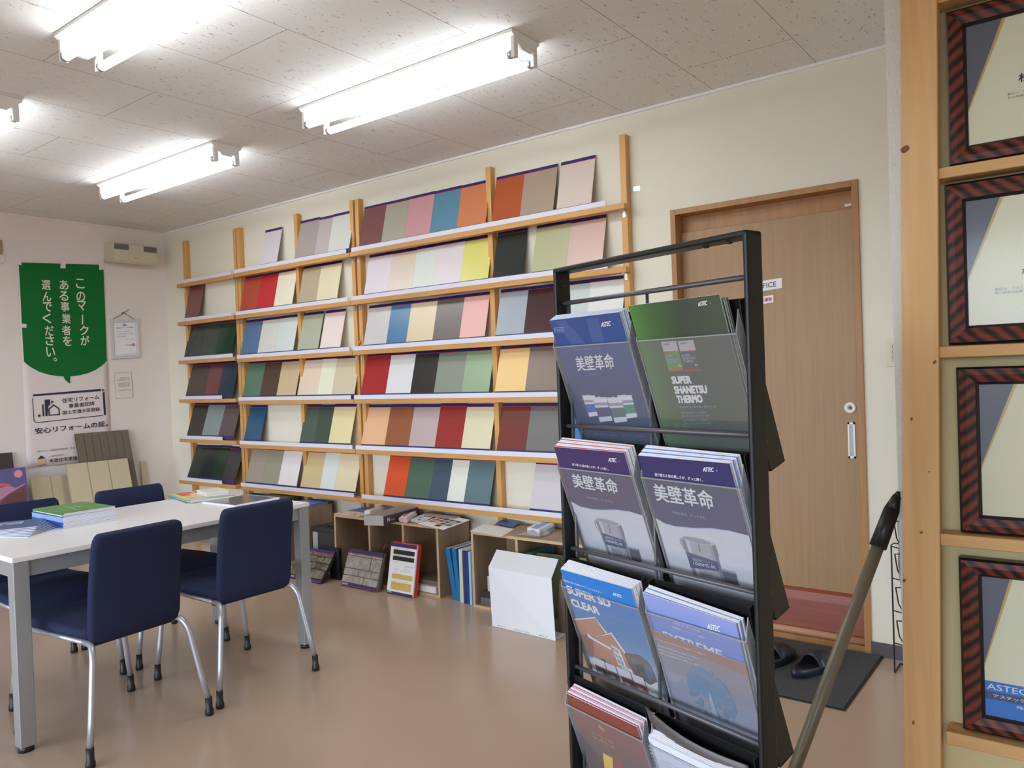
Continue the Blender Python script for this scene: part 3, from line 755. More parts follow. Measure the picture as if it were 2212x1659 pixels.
# -- row 1 right: dark green cover
shg = sheet_at(.258, 1.333, ROWZ[0])
b2 = booklet('brochure', shg, .002, grad('cover_green', [(0, (78, 124, 60)), (.2, (64, 96, 54)), (.5, (58, 70, 56)), (1, (70, 80, 66))], 0), bookw_m, 'dark green brochure with two product panels, in the top right pocket', 'brochure', 'brochures in the top right pocket')
def f(mb):
    for (tl, tr, br, bl, c) in (((893,893),(1005,885),(1062,1108),(952,1113),(92,136,66)), ((1017,887),(1133,878),(1195,1105),(1072,1112),(70,74,72))):
        L = lambda p, q, t: (p[0]+(q[0]-p[0])*t, p[1]+(q[1]-p[1])*t)
        sh_ = shg
        sh_.poly(mb, [z1(*p) for p in (bl, br, tr, tl)], M('panel_low_%d' % c[0], c, .5), 2)
        sh_.poly(mb, [z1(*p) for p in (L(tl,bl,.34), L(tr,br,.34), tr, tl)], M('panel_grey', (176,172,172), .5), 3)
        sh_.poly(mb, [z1(*p) for p in (L(tl,bl,.36), L(tr,br,.36), L(tr,br,.33), L(tl,bl,.33))], redprint_m, 4)
        sh_.poly(mb, [z1(*p) for p in (bl, br, L(tr,br,.96), L(tl,bl,.96))], redprint_m, 4)
art(b2, f)
def f(mb):
    logo(shg, mb, z1, (1170,628), (1238,617), (1170,595), (1260,604), .0042)
    for s_, BL, BR, TL in (('SUPER',(980,1207),(1125,1203),(966,1150)), ('SHANETSU',(998,1281),(1243,1277),(985,1222)), ('THERMO',(1018,1351),(1209,1347),(1004,1292))):
        shg.text(mb, s_, z1(*BL), z1(*BR), z1(*TL), whiteink_m, .06)
    for dx, dy in ((0, 0), (123, -7)):
        for s_, BL, BR, TL in (('SUPER',(927,1011),(988,1007),(922,992)), ('SHANETSU',(935,1032),(1030,1028),(930,1013)), ('THERMO',(941,1054),(1018,1050),(936,1035))):
            shg.text(mb, s_, z1(BL[0]+dx,BL[1]+dy), z1(BR[0]+dx,BR[1]+dy), z1(TL[0]+dx,TL[1]+dy), M('logo_pale', (150,160,185), .5), .02, 5)
        shg.text(mb, 'ASTEC', z1(918+dx,918+dy), z1(960+dx,914+dy), z1(916+dx,906+dy), M('logo_violet', (110,110,170), .5), .02, 5)
        shg.text(mb, '4kg', z1(1025+dx,1078+dy), z1(1048+dx,1077+dy), z1(1022+dx,1064+dy), whiteink_m, .02, 5)
    shg.text(mb, 'スーパーシャネツサーモシリーズ', z1(1032,1390), z1(1307,1387), z1(1028,1368), M('logo_pale', (150,160,185), .5), .01)
    for s_, y, h in (('超低汚染二液弱溶剤形断熱セラミック高日射反射塗料',1427,11), ('スーパーシャネツサーモF',1455,18), ('超低汚染二液弱溶剤形断熱シリコン高日射反射塗料',1484,11), ('スーパーシャネツサーモSi',1513,19)):
        x = 1045+(y-1427)*.26
        shg.text(mb, s_, z1(x,y), z1(x+(190 if h < 12 else 200),y-3), z1(x-3,y-h), M('logo_pale', (150,160,185), .5), .0)
letters(b2, f)
backs(.258, 1.320, ROWZ[0], 6, 'dark edged brochure standing behind the green product brochure, top right pocket', 'brochures in the top right pocket', cols=[bookw_m, M('dark_cover', (52,58,54), .5)], dz=.0006, fan=.1, edge=M('page_edges_green', (120, 130, 112), .6))
# -- row 2: the two white and purple covers
z2 = Z(1170, 900, 4.022)
def wave_brochure(sh, hdr, label, group, w, can, lab, box, txt, lg, edge=None):
    b = booklet('brochure', sh, .002, M('cover_white', (206, 206, 214), .4), bookw_m, label, 'brochure', group)
    def f(mb):
        top = [sh.uv(0,1,1), sh.uv(1,1,1)]
        a0, a1 = sh.hit(z2(*w[0])), sh.hit(z2(*w[-1]))
        pts = [sh.hit(z2(*p), 1) for p in w]
        def vv(p): return (p-sh.o).dot(sh.V)/sh.V.length_squared
        mb.face([sh.uv(0, vv(pts[0]), 1)]+pts[1:-1]+[sh.uv(1, vv(pts[-1]), 1)]+top[::-1], hdr)
        # thin pale line under the wave
        lo = [p-sh.V*.008 for p in pts]
        for i in range(1, len(pts)-2):
            mb.face([lo[i], lo[i+1], pts[i+1], pts[i]], M('wave_line', (176,180,214), .4))
        P = [z2(*p) for p in can]
        sh.poly(mb, P, M('pail_silver', (164,164,174), .4), 2)
        for t0, t1, c3 in ((0,.12,(128,128,140)),(.12,.22,(196,196,204)),(.80,.90,(150,150,160)),(.90,1,(118,118,132))):
            Lx = lambda p, q, t: (p[0]+(q[0]-p[0])*t, p[1]+(q[1]-p[1])*t)
            sh.poly(mb, [Lx(P[0],P[1],t0), Lx(P[0],P[1],t1), Lx(P[3],P[2],t1), Lx(P[3],P[2],t0)], M('pail_tone_%d' % c3[0], c3, .4), 2.5)
        Lq = [z2(*p) for p in lab]; sh.poly(mb, Lq, hdr if False else M('pail_label', (62,62,112), .5), 3)
        c = (sh.hit(P[0],4)+sh.hit(P[1],4))/2; rr = (sh.hit(P[1])-sh.hit(P[0])).length/2
        ax = (sh.hit(P[1])-sh.hit(P[0])).normalized()
        sv = sh.U, sh.V
        ay = ax.cross(sh.N); vs = []
        for i in range(24):
            an = 2*math.pi*i/24; vs.append(c+ax*rr*math.cos(an)+ay*rr*.16*math.sin(an))
        mb.face(vs, M('pail_rim', (206,206,212), .35))
        mb.face([c+(v-c)*.86+sh.N*.0002 for v in vs], M('pail_lid', (150,150,158), .35))
        mid = ((P[0][0]+P[1][0])/2, (P[0][1]+P[1][1])/2)
        midb = ((Lq[2][0]+Lq[3][0])/2, (Lq[2][1]+Lq[3][1])/2)
        for dx in (0,):
            p0 = sh.hit((mid[0]+2, mid[1]+5), 5); p1 = sh.hit((mid[0]+6, mid[1]+24), 5)
            mb.face([p0-ax*.0008, p0+ax*.0008, p1+ax*.0008, p1-ax*.0008], M('pail_seam', (96,96,108), .4))
        for sx, q in ((-1, P[0]), (1, P[1])):
            h = [sh.hit((q[0]+sx*.5, q[1]+4), 5), sh.hit((q[0]+sx*1.5+3, q[1]+14), 5), sh.hit((q[0]+sx*0+8, q[1]+26), 5)]
            for i in range(2): mb.face([h[i], h[i]+ax*.0012, h[i+1]+ax*.0012, h[i+1]], M('pail_seam', (110,110,120), .4))
        sh.poly(mb, [z2(*p) for p in box], M('tin_dark', (66,76,92), .4), 5)
        L = lambda p, q, t: (p[0]+(q[0]-p[0])*t, p[1]+(q[1]-p[1])*t)
        sh.poly(mb, [z2(*p) for p in (L(box[3],box[0],.10), L(box[2],box[1],.10), box[2], box[3])], M('tin_light', (150,156,166), .4), 6)
    art(b, f)
    def f(mb):
        logo(sh, mb, z2, *lg)
        for s_, BL, BR, TL, m_, bo in txt: sh.text(mb, s_, z2(*BL), z2(*BR), z2(*TL), m_, bo, 7)
    letters(b, f)
    return b
purple_m = grad('cover_purple', [(0, (60,54,80)), (.5, (64,54,92)), (1, (62,48,92))]); navyc_m = grad('cover_navy', [(0, (58,56,86)), (.5, (56,54,98)), (1, (52,48,92))])
sh = sheet_at(.0175, 1.057, ROWZ[1])
wb = wave_brochure(sh, purple_m, 'purple topped white brochure with a paint pail, second row left pocket', 'brochures in the second left pocket',
  [(258,735),(330,778),(430,800),(520,808),(650,806),(760,822),(856,855)],
  [(462,884),(690,940),(778,1243),(582,1197)], [(560,1108),(740,1150),(716,1072),(520,1005)], [(792,1257),(881,1279),(842,1148),(752,1128)],
  [('塗り替えた後の美しさが、ずっと続く。',(273,422),(592,466),(269,399),whiteink_m,.01), ('美壁革命',(290,612),(682,674),(255,487),whiteink_m,.016), ('大切な家を、ずっと守る。',(400,707),(632,750),(396,686),M('logo_pale', (150,160,185), .5),0),
   ('超低汚染リファイン',(560,1052),(705,1090),(554,1032),whiteink_m,0), ('1000MS-IR',(565,1082),(712,1122),(560,1058),whiteink_m,.01), ('美壁革命',(612,1165),(706,1186),(606,1140),greyink_m,0), ('ASTEC',(650,1200),(694,1212),(648,1188),ink_m,0),
   ('超低汚染リファイン1000MS-IR',(600,1308),(850,1375),(598,1292),greyink_m,0)],
  ((583,390),(652,396),(583,355),(673,382),.0042))
mb = MB(); mb.obox(sh.o-sh.U*.004-NN*.0022, sh.U*.004, sh.V, NN*.0022, M('red_spine', (205,52,58), .5)); mb.build('spine', wb)
backs(.0175, 1.057, ROWZ[1], 8, 'white edged brochure behind the purple pail brochure, second row left pocket', 'brochures in the second left pocket', cols=[M('red_cover', (196,60,56), .5), bookw_m, bookw_m], dz=.0014, fan=.55)
sh = sheet_at(.262, 1.054, ROWZ[1])
wave_brochure(sh, navyc_m, 'navy topped white brochure with a large paint pail, second row right pocket', 'brochures in the second right pocket',
  [(965,875),(1060,922),(1160,950),(1300,964),(1480,968),(1620,988),(1735,1022)],
  [(1205,1042),(1505,1108),(1600,1456),(1332,1400)], [(1297,1310),(1546,1342),(1535,1262),(1257,1170)], [(1609,1472),(1727,1506),(1688,1352),(1564,1320)],
  [('塗り替えた後の美しさが、ずっと続く。',(990,512),(1410,562),(988,484),whiteink_m,.01), ('美壁革命',(1003,727),(1518,806),(962,574),whiteink_m,.016), ('大切な家を、ずっと守る。',(1140,837),(1440,892),(1136,814),M('logo_pale', (150,160,185), .5),0),
   ('超低汚染リファイン',(1322,1248),(1492,1282),(1314,1222),whiteink_m,0), ('1000MS-IR',(1328,1282),(1520,1320),(1322,1254),whiteink_m,.01), ('美壁革命',(1395,1372),(1498,1390),(1388,1342),greyink_m,0), ('ASTEC',(1435,1410),(1485,1422),(1432,1396),ink_m,0),
   ('超低汚染リファイン1000MS-IR',(1345,1535),(1670,1606),(1343,1512),greyink_m,0)],
  ((1405,475),(1498,478),(1405,437),(1524,467),.005))
backs(.262, 1.054, ROWZ[1], 8, 'white edged brochure behind the navy pail brochure, second row right pocket', 'brochures in the second right pocket', cols=[bookw_m, bookw_m, M('blue_cover', (52,110,186), .5)], dz=.0014, fan=.5)
# -- row 3 left: blue sky cover with a house
z3 = Z(1170, 1200, 3.615)
sh = sheet_at(.0215, .797, ROWZ[2])
b5 = booklet('brochure', sh, .002, grad('cover_sky', [(0, (206,208,214)), (.18, (150,176,200)), (.55, (62,120,172)), (.8, (44,112,184)), (1, (40,112,190))]), bookw_m, 'sky blue brochure with a brown brick house, third row left pocket', 'brochure', 'brochures in the third left pocket')
hb = M('house_brick', (178,122,92), .5); hd = M('house_brick_shade', (140,92,72), .5); hg = M('house_dark', (88,70,64), .5); hw = M('house_white', (212,208,208), .5)
def f(mb):
    P = lambda pts, m, k: sh.poly(mb, [z3(*p) for p in pts], m, k)
    P([(370,795),(700,885),(905,990),(905,1060),(900,1150),(440,1015)], hw, 1)
    P([(262,495),(415,482),(505,598),(420,632),(340,620),(300,610)], hb, 2)
    P([(258,492),(418,478),(424,488),(266,503)], hw, 3)
    P([(415,482),(424,488),(512,600),(502,606)], hw, 3)
    P([(300,610),(420,632),(415,790),(370,780),(330,690)], hd, 3)
    P([(402,640),(420,632),(545,600),(640,755),(700,885),(560,860),(415,790)], hb, 4)
    P([(432,630),(548,596),(660,755),(650,765),(545,612)], hw, 5)
    P([(360,600),(402,640),(545,720),(545,735),(365,635)], hw, 5)
    P([(545,690),(612,735),(672,880),(602,850)], hw, 6)
    for i in range(2):
        for j in range(3):
            x = 553+i*27+j*20; y = 708+i*17+j*47; P([(x,y),(x+19,y+12),(x+33,y+46),(x+14,y+34)], M('house_pane', (120,140,160), .3), 7)
    P([(462,800),(500,812),(508,845),(470,830)], hg, 6)
    P([(640,755),(760,775),(830,830),(855,860),(905,985),(850,1010),(720,920),(690,860)], hg, 3)
    P([(735,850),(790,840),(815,900),(755,910)], M('house_black', (40,38,42), .5), 5)
    P([(800,870),(850,870),(880,940),(850,980),(815,930)], M('house_blue', (70,90,130), .5), 5)
    for tl, tr, br, bl, c in (((405,785),(492,822),(537,972),(447,932),(64,60,66)), ((498,828),(578,858),(628,1010),(546,974),(70,74,84)), ((603,868),(692,902),(748,1062),(656,1032),(110,62,56)), ((708,917),(797,952),(852,1112),(754,1074),(150,82,66))):
        L = lambda p, q, t: (p[0]+(q[0]-p[0])*t, p[1]+(q[1]-p[1])*t)
        P([bl,br,tr,tl], M('tin_low_%d' % c[0], c, .5), 8); P([L(tl,bl,.42),L(tr,br,.42),tr,tl], M('tin_pale', (206,204,214), .5), 9)
        P([L(tl,bl,.44),L(tr,br,.44),L(tr,br,.39),L(tl,bl,.39)], redprint_m, 10)
art(b5, f)
def f(mb):
    sh.text(mb, '意匠性の高い外壁のデザインをそのままに', z3(173,197), z3(470,296), z3(170,183), whiteink_m, 0)
    sh.text(mb, 'SUPER SD', z3(208,292), z3(548,409), z3(189,228), whiteink_m, .055)
    sh.text(mb, 'CLEAR', z3(242,390), z3(461,467), z3(222,328), whiteink_m, .055)
    sh.text(mb, 'スーパーSDクリヤーシリーズ', z3(476,458), z3(697,527), z3(474,449), M('logo_pale', (150,160,185), .5), 0)
    logo(sh, mb, z3, (560,310), (629,331), (559,286), (644,323), .0042)
    for x, y in ((445,893), (545,930), (655,985), (762,1022)):
        sh.text(mb, 'SUPER SD', z3(x,y), z3(x+46,y+18), z3(x-3,y-9), whiteink_m, .01, 12); sh.text(mb, 'CLEAR', z3(x+5,y+14), z3(x+38,y+27), z3(x+2,y+5), whiteink_m, .01, 12)
    sh.text(mb, 'スーパーSDクリヤーシリーズ', z3(540,1058), z3(665,1112), z3(536,1044), ink_m, 0, 12)
letters(b5, f)
backs(.0215, .797, ROWZ[2], 8, 'white edged brochure behind the brick house brochure, third row left pocket', 'brochures in the third left pocket', dz=.0014, fan=.6)
# -- row 3 right
sh6 = turned(sheet_at(.258, .795, ROWZ[2], -.0025), -3.0)
b6 = booklet('brochure', sh6, .002, grad('cover_paleblue', [(0, (150,170,205)), (.7, (92,128,200)), (1, (138,146,198))]), bookw_m, 'pale blue brochure lettered EXTREME, behind the tree leaflet', 'brochure', 'brochures in the third right pocket')
def f(mb):
    logo(sh6, mb, z3, (1297,570), (1396,596), (1296,526), (1415,590), .005)
    sh6.text(mb, '外壁を永く美しく守る', z3(1030,528), z3(1238,600), z3(1027,512), whiteink_m, 0)
    sh6.text(mb, '保護用トップクリヤー塗料', z3(1022,562), z3(1271,650), z3(1019,545), whiteink_m, 0)
    sh6.text(mb, 'EXTREME', z3(962,655), z3(1425,815), z3(944,585), M('logo_grey', (208,210,218), .5), .03)
letters(b6, f)
backs(.258, .793, ROWZ[2], 7, 'white edged brochure behind the EXTREME brochure, third row right pocket', 'brochures in the third right pocket', cols=[bookw_m, M('blue_cover', (52,110,186), .5), bookw_m], dz=.0014, fan=.55, step=.0024, turn=-3.0)
# leaflet in front of it
sh = sheet_at(.258, .7205, ROWZ[2], .0010)
sh.V = sh.V*.86; sh.o = sh.o+TT*BHt*.14; sh = turned(sh, -2.6)
b7 = booklet('leaflet', sh, .0012, grad('cover_mist', [(0, (172,188,216)), (.3, (150,156,180)), (.7, (132,130,144)), (1, (136,128,136))]), bookw_m, 'grey leaflet with a blue tree in a circle, third row right pocket', 'leaflet')
def f(mb):
    sh.rect(mb, 0, .915, 1, 1, M('leaflet_brown', (150,112,100), .5), 1)
    c = sh.hit(z3(1325,1112), 2); r0 = .071
    sh.ring(mb, c, r0-.0018, r0, M('leaf_blue_dark', (84,112,146), .5), seg=48)
    tm = M('leaf_blue', (98,130,162), .5); rnd = random.Random(3)
    for i in range(130):
        a = rnd.random()*6.28; rr = r0*.86*math.sqrt(rnd.random()); p = c+sh.U.normalized()*math.cos(a)*rr*.82+sh.V.normalized()*(abs(math.sin(a))*rr if rnd.random() < .7 else math.sin(a)*rr*.8)+sh.N*.00004*i*.1
        s_ = .004+rnd.random()*.006
        mb.face([p+sh.U.normalized()*s_*math.cos(t_*1.047)*(.6+.6*rnd.random())+sh.V.normalized()*s_*math.sin(t_*1.047)*(.6+.6*rnd.random()) for t_ in range(6)], tm)
    d = c+sh.N*.0006; uu, vv = sh.U.normalized(), sh.V.normalized()
    mb.face([d-uu*.008-vv*r0*.9, d+uu*.009-vv*r0*.9, d+uu*.004-vv*.01, d+vv*.02, d-uu*.005-vv*.01], M('leaf_trunk', (150,168,190), .5))
art(b7, f)
def f(mb):
    for i, (x, y, w_) in enumerate(((880,650,400), (905,704,330), (915,735,275), (925,762,320))):
        sh.text(mb, '超耐候性能と低汚染性能を併せ持つ保護用クリヤー塗料です', z3(x,y), z3(x+w_,y+w_*.325), z3(x-4,y-13), whiteink_m, 0, 4)
    sh.text(mb, 'ECO', z3(1058,1220), z3(1136,1245), z3(1052,1186), M('leaf_ink', (70,72,84), .6), .02, 4)
letters(b7, f)
# -- row 4
z3b = z3
sh = sheet_at(.0215, .531, ROWZ[3])
b8 = booklet('brochure', sh, .002, grad('cover_redbrown', [(0, (60,46,60)), (.6, (88,60,58)), (.78, (118,62,52)), (1, (122,60,50))]), bookw_m, 'red brown brochure with gold lettering, lowest left pocket', 'brochure', 'brochures in the lowest left pocket')
def f(mb):
    sh.poly(mb, [z3(*p) for p in ((560,1720),(500,1720),(478,1540),(556,1580))][::-1], M('cover_yellow', (220,176,50), .5), 2)
    sh.poly(mb, [z3(*p) for p in ((660,1720),(580,1720),(562,1575),(625,1600))][::-1], M('cover_red', (140,40,44), .5), 2)
    sh.poly(mb, [z3(*p) for p in ((440,1335),(452,1318),(490,1360),(486,1372))], M('cover_gold', (190,120,50), .5), 2)
art(b8, f)
letters(b8, lambda mb: sh.text(mb, 'ニコニコ', z3(410,1420), z3(566,1505), z3(396,1372), M('cover_gold', (190,120,50), .5), 0))
pinkm = M('pink_sheet', (226,70,150), .5)
backs(.0215, .531, ROWZ[3], 8, 'paper edged brochure behind the red brown brochure, lowest left pocket', 'brochures in the lowest left pocket', cols=[M('maroon_cover', (130,50,60), .5), bookw_m, pinkm], dz=.0014, fan=.6)
sh = sheet_at(.255, .520, ROWZ[3])
b9 = booklet('brochure', sh, .002, grad('cover_iceblue', [(0, (170,182,206)), (.7, (196,204,224)), (1, (206,212,230))]), bookw_m, 'pale blue brochure full of small lines of text, lowest right pocket', 'brochure', 'brochures in the lowest right pocket')
def f(mb):
    for i in range(7):
        x, y = 838+i*7, 1492+i*27
        sh.text(mb, '外装用塗料のしくみと色のえらびかたについてご案内', z3(x,y), z3(x+205+8*(i%3),y+92+4*(i%3)), z3(x-4,y-15), whiteink_m if i < 3 else M('pale_ink', (160,168,190), .6), 0)
letters(b9, f)
backs(.255, .520, ROWZ[3], 5, 'white edged brochure behind the pale blue text brochure, lowest right pocket', 'brochures in the lowest right pocket', dz=.0016, fan=.6)
# the dark folder stands at the back of that pocket, its corner curling up
s = sheet_at(.25, .555, ROWZ[3], -.021)
mb = MB(); n = 12; vs = []
for j in range(9):
    for i in range(n+1):
        a = i/n; b = j/8
        top = 1.0+.045*(1-a)**3*b-.06*a*b
        vs.append(s.o+s.U*a*1.06+s.V*(b*top)+s.N*(.012*math.sin(a*math.pi)*b))
mb.add(vs, [(j*(n+1)+i, j*(n+1)+i+1, (j+1)*(n+1)+i+1, (j+1)*(n+1)+i) for j in range(8) for i in range(n)], M('folder_dark', (74,68,68), .35), True)
o = mb.build('folder'); so = o.modifiers.new('s', 'SOLIDIFY'); so.thickness = .0015
tag(o, 'dark grey curled folder standing behind the pale blue text brochure', 'folder')

# ---------------------------------------------------------------- certificate display on the right
pineraw_m = wood('raw_pine', (206, 160, 106), (222, 182, 130), (26, 26, 1.3), .6, spec=.3, gain=1.0)
pinerawx_m = wood('raw_pine_rail', (200, 154, 98), (216, 176, 124), (1.6, 30, 30), .6, spec=.3, gain=1.0)
ds = thing('certificate_rack', (-.1, 2.11, 0), 'raw pine rack with a wide front post and cross rails holding framed certificates', 'rack')
mb = MB()
def postx(z): return -.4155+.0222*z, -.3335+.0205*z
(a0, a1), (b0, b1) = postx(0), postx(CZ-.003)
mb.hexa([(a0,2.08,0),(a1,2.08,0),(a1,2.118,0),(a0,2.118,0),(b0,2.08,CZ-.003),(b1,2.08,CZ-.003),(b1,2.118,CZ-.003),(b0,2.118,CZ-.003)], pineraw_m)
o = mb.build('post', ds, bevel=.003)
knot_m = wood('knot', (96, 56, 36), (150, 96, 56), (40, 40, 12), .6, gain=1.0)
for px, py, rx, rz in ((1955, 322, .010, .008), (2019, 782, .004, .004), (1969, 905, .003, .004), (2007, 1019, .002, .002), (1953, 1254, .004, .004), (1973, 1561, .003, .005), (1990, 1150, .004, .003)):
    c = at(px, py, 1, 2.0797); mb = MB()
    mb.add([c+Vector((math.cos(i*.5236)*rx, 0, math.sin(i*.5236)*rz*(1+.3*math.sin(i)))) for i in range(12)], [tuple(range(12))], knot_m); mb.build('knot', o)
for z0, z1_ in ((2.048, 2.074), (1.638, 1.664), (1.216, 1.243), (.768, .797), (.290, .322)):
    mb = MB(); mb.box((-.318+.0*z0, 2.09, z0), (.9, 2.150, z1_), pinerawx_m); mb.build('rail', ds, bevel=.003)
mb = MB(); mb.box((-.355, 2.158, 0), (.9, 2.1715, CZ-.003), olive_m); mb.build('shaded_wall_board', ds)  # added sheet, its olive beige paints the shade on the wall there
def frame_wood(ang):
    m = bpy.data.materials.new('striped_rosewood'); m.use_nodes = True; nt = m.node_tree; b = nt.nodes['Principled BSDF']
    b.inputs['Roughness'].default_value = .4; b.inputs['Specular IOR Level'].default_value = .2
    tc = nt.nodes.new('ShaderNodeTexCoord'); mp = nt.nodes.new('ShaderNodeMapping'); mp.inputs['Rotation'].default_value = (0, R_(ang), 0); mp.inputs['Scale'].default_value = (1, 1, 1)
    w = nt.nodes.new('ShaderNodeTexWave'); w.bands_direction = 'Z'; w.inputs['Scale'].default_value = 13; w.inputs['Distortion'].default_value = 2.0; w.inputs['Detail'].default_value = 2; w.inputs['Detail Scale'].default_value = 2
    nt.links.new(tc.outputs['Object'], mp.inputs[0]); nt.links.new(mp.outputs[0], w.inputs['Vector'])
    cr = nt.nodes.new('ShaderNodeValToRGB'); cr.color_ramp.elements[0].color = (*lin((38,22,22)),1); cr.color_ramp.elements[1].color = (*lin((116,58,42)),1)
    nt.links.new(w.outputs['Fac'], cr.inputs[0]); nt.links.new(cr.outputs[0], b.inputs['Base Color'])
    return m
rose_m = (frame_wood(-42), frame_wood(42))
lipblk_m = M('frame_lip', (26, 22, 22), .35, gain=1)
cream_m = M('certificate_paper', (228, 224, 196), .6, gain=1.0)
certnavy_m = M('certificate_navy', (84, 88, 104), .5, gain=1); certgold_m = M('certificate_gold', (200, 164, 88), .4, gain=1)
glass_m = clearmat('frame_glass', (.97, .98, .98), .01, .012)
FR = [ # outer z0,z1 ; left x ; opening left x, z0, z1 ; label
 (1.668, 2.033, -.281, -.240, 1.712, 1.988, 'dark striped frame with a cream certificate, highest on the pine rack'),
 (1.246, 1.628, -.293, -.250, 1.290, 1.582, 'dark striped frame with a cream certificate, second from the top on the pine rack'),
 (.800, 1.192, -.279, -.233, .842, 1.150, 'dark striped frame with a cream certificate, third from the top on the pine rack'),
 (.325, .738, -.285, -.238, .368, .697, 'dark striped frame whose certificate has a blue band at its foot'),
]
FWID = .30
for k, (z0, z1_, x0, ox, oz0, oz1, lb) in enumerate(FR):
    t = thing('framed_certificate', (x0+FWID/2, 2.13, z0), lb, 'picture frame', 'framed certificates on the pine rack')
    x1 = x0+FWID; ox1 = x1-(ox-x0); yf, yb = 2.112, 2.146
    mb = MB()
    A = [(x0,z0),(x1,z0),(x1,z1_),(x0,z1_)]; B_ = [(ox,oz0),(ox1,oz0),(ox1,oz1),(ox,oz1)]
    L = lambda p, q, t_: (p[0]+(q[0]-p[0])*t_, p[1]+(q[1]-p[1])*t_)
    for i in range(4):
        j = (i+1) % 4
        pr = [(0,yb),(0,yf+.008),(.12,yf+.002),(.45,yf),(.85,yf+.004),(.86,yf+.006),(1,yf+.012),(1,yb)]
        vs = []
        for t_, y in pr:
            p, q = L(A[i],B_[i],t_), L(A[j],B_[j],t_); vs += [(p[0],y,p[1]),(q[0],y,q[1])]
        for s_ in range(len(pr)-1):
            mb.add([vs[2*s_],vs[2*s_+1],vs[2*s_+3],vs[2*s_+2]], [(0,1,2,3)], lipblk_m if s_ in (0,1,4,5) else rose_m[i % 2])
    mb.build('moulding', t)
    mb = MB(); yc_ = yf+.014; mb.box((ox-.004, yc_, oz0-.004), (ox1+.004, yc_+.002, oz1+.004), cream_m); cert = mb.build('certificate', t)
    sh = Sheet((ox, yc_, oz0), (ox1-ox, 0, 0), (0, 0, oz1-oz0), (0, -1, 0))
    mb = MB(); tops = [.33, .32, .33, .27][k]; bot = [.30, .38, .38, .37][k]
    mb.face([sh.uv(0,1,2), sh.uv(0,bot,2), sh.uv(tops,1,2)], certnavy_m)
    mb.face([sh.uv(0,bot,3), sh.uv(0,bot-.03,3), sh.uv(tops+.03,1,3), sh.uv(tops,1,3)], certgold_m)
    if k == 3: mb.face([sh.uv(0,.0,2), sh.uv(1,.0,2), sh.uv(1,.25,2), sh.uv(0,.25,2)], M('band_blue', (30,110,200), .5)); mb.face([sh.uv(0,.12,3), sh.uv(1,.12,3), sh.uv(1,.175,3), sh.uv(0,.175,3)], M('band_navy', (46,66,110), .5))
    c = sh.uv(.86, .64 if k < 2 else .7, 2)
    if k < 2:
        r0 = .058; sh.U = Vector((1,0,0)); sh.V = Vector((0,0,1)); sh.ring(mb, c, r0-.0015, r0, M('seal_grey', (176,172,156), .6), seg=40)
        sh = Sheet((ox, yc_, oz0), (ox1-ox, 0, 0), (0, 0, oz1-oz0), (0, -1, 0))
    mb.build('certificate_print', cert)
    mb = MB()
    def tx(s_, a0, b0, a1, b1, m_, bo=0.): text3(mb, s_, sh.uv(a0,b0,4), sh.uv(a1,b0,4), sh.uv(a0,b1,4), m_, bo)
    if k == 0: tx('株式会社', .46, .44, .98, .515, ink_m, .01); tx('貴社は、アステックペイント施工店として', .36, .355, .97, .372, greyink_m); tx('その実績をここに称えます', .36, .325, .80, .342, greyink_m)
    if k == 1: tx('AWARD', .62, .70, .98, .76, ink_m, .01); tx('株式会社', .50, .365, .99, .43, ink_m, .015); tx('貴社は、アステックペイントの製品に関し', .25, .265, .97, .287, greyink_m); tx('高い技術の結果を認められました', .25, .235, .80, .257, greyink_m)
    if k == 2: tx('貴社は、その技術と実績に', .45, .262, .97, .282, greyink_m); tx('敬意を表し', .45, .228, .70, .248, greyink_m)
    if k == 3: tx('ASTEC EXPERT', .02, .19, .92, .232, whiteink_m, .0); tx('アステックペイント優秀施工店', .08, .135, .97, .162, whiteink_m, .01); tx('株式会社', .30, .085, .60, .108, whiteink_m); tx('貴社はその技術に', .62, .285, .98, .305, greyink_m); tx('敬意を表します', .62, .262, .9, .28, greyink_m)
    mb.build('lettering', cert)
    mb = MB(); mb.box((ox-.002, yf+.011, oz0-.002), (ox1+.002, yf+.012, oz1+.002), glass_m); mb.build('glass', t)

# ---------------------------------------------------------------- light switch, slipper stand, mat, slippers, mop
sw_m = M('switch_cream', (206, 200, 178), .5); swd_m = M('switch_grey', (120, 116, 104), .5)
a = at(1913, 732, 1, W-.008); b_ = at(1913, 792, 1, W-.008)
t = thing('light_switch', (a.x+.035, W, b_.z), 'cream wall switch plate to the right of the brown door', 'switch')
mb = MB(); mb.box((a.x, W-.008, b_.z), (a.x+.07, W-.0005, a.z), sw_m); mb.build('switch_plate', t, bevel=.002)
mb = MB(); mb.box((a.x+.018, W-.011, b_.z+.02), (a.x+.052, W-.008, a.z-.02), M('switch_inner', (190,186,168), .5)); mb.build('switch_insert', t, bevel=.001)
for i in range(3):
    z = b_.z+.029+i*.022; mb = MB(); mb.box((a.x+.023, W-.0135, z), (a.x+.047, W-.011, z+.015), sw_m); o = mb.build('rocker', t, bevel=.001)
    mb = MB(); mb.box((a.x+.024, W-.0139, z+.001), (a.x+.0265, W-.0135, z+.014), swd_m); mb.build('pilot_mark', o)
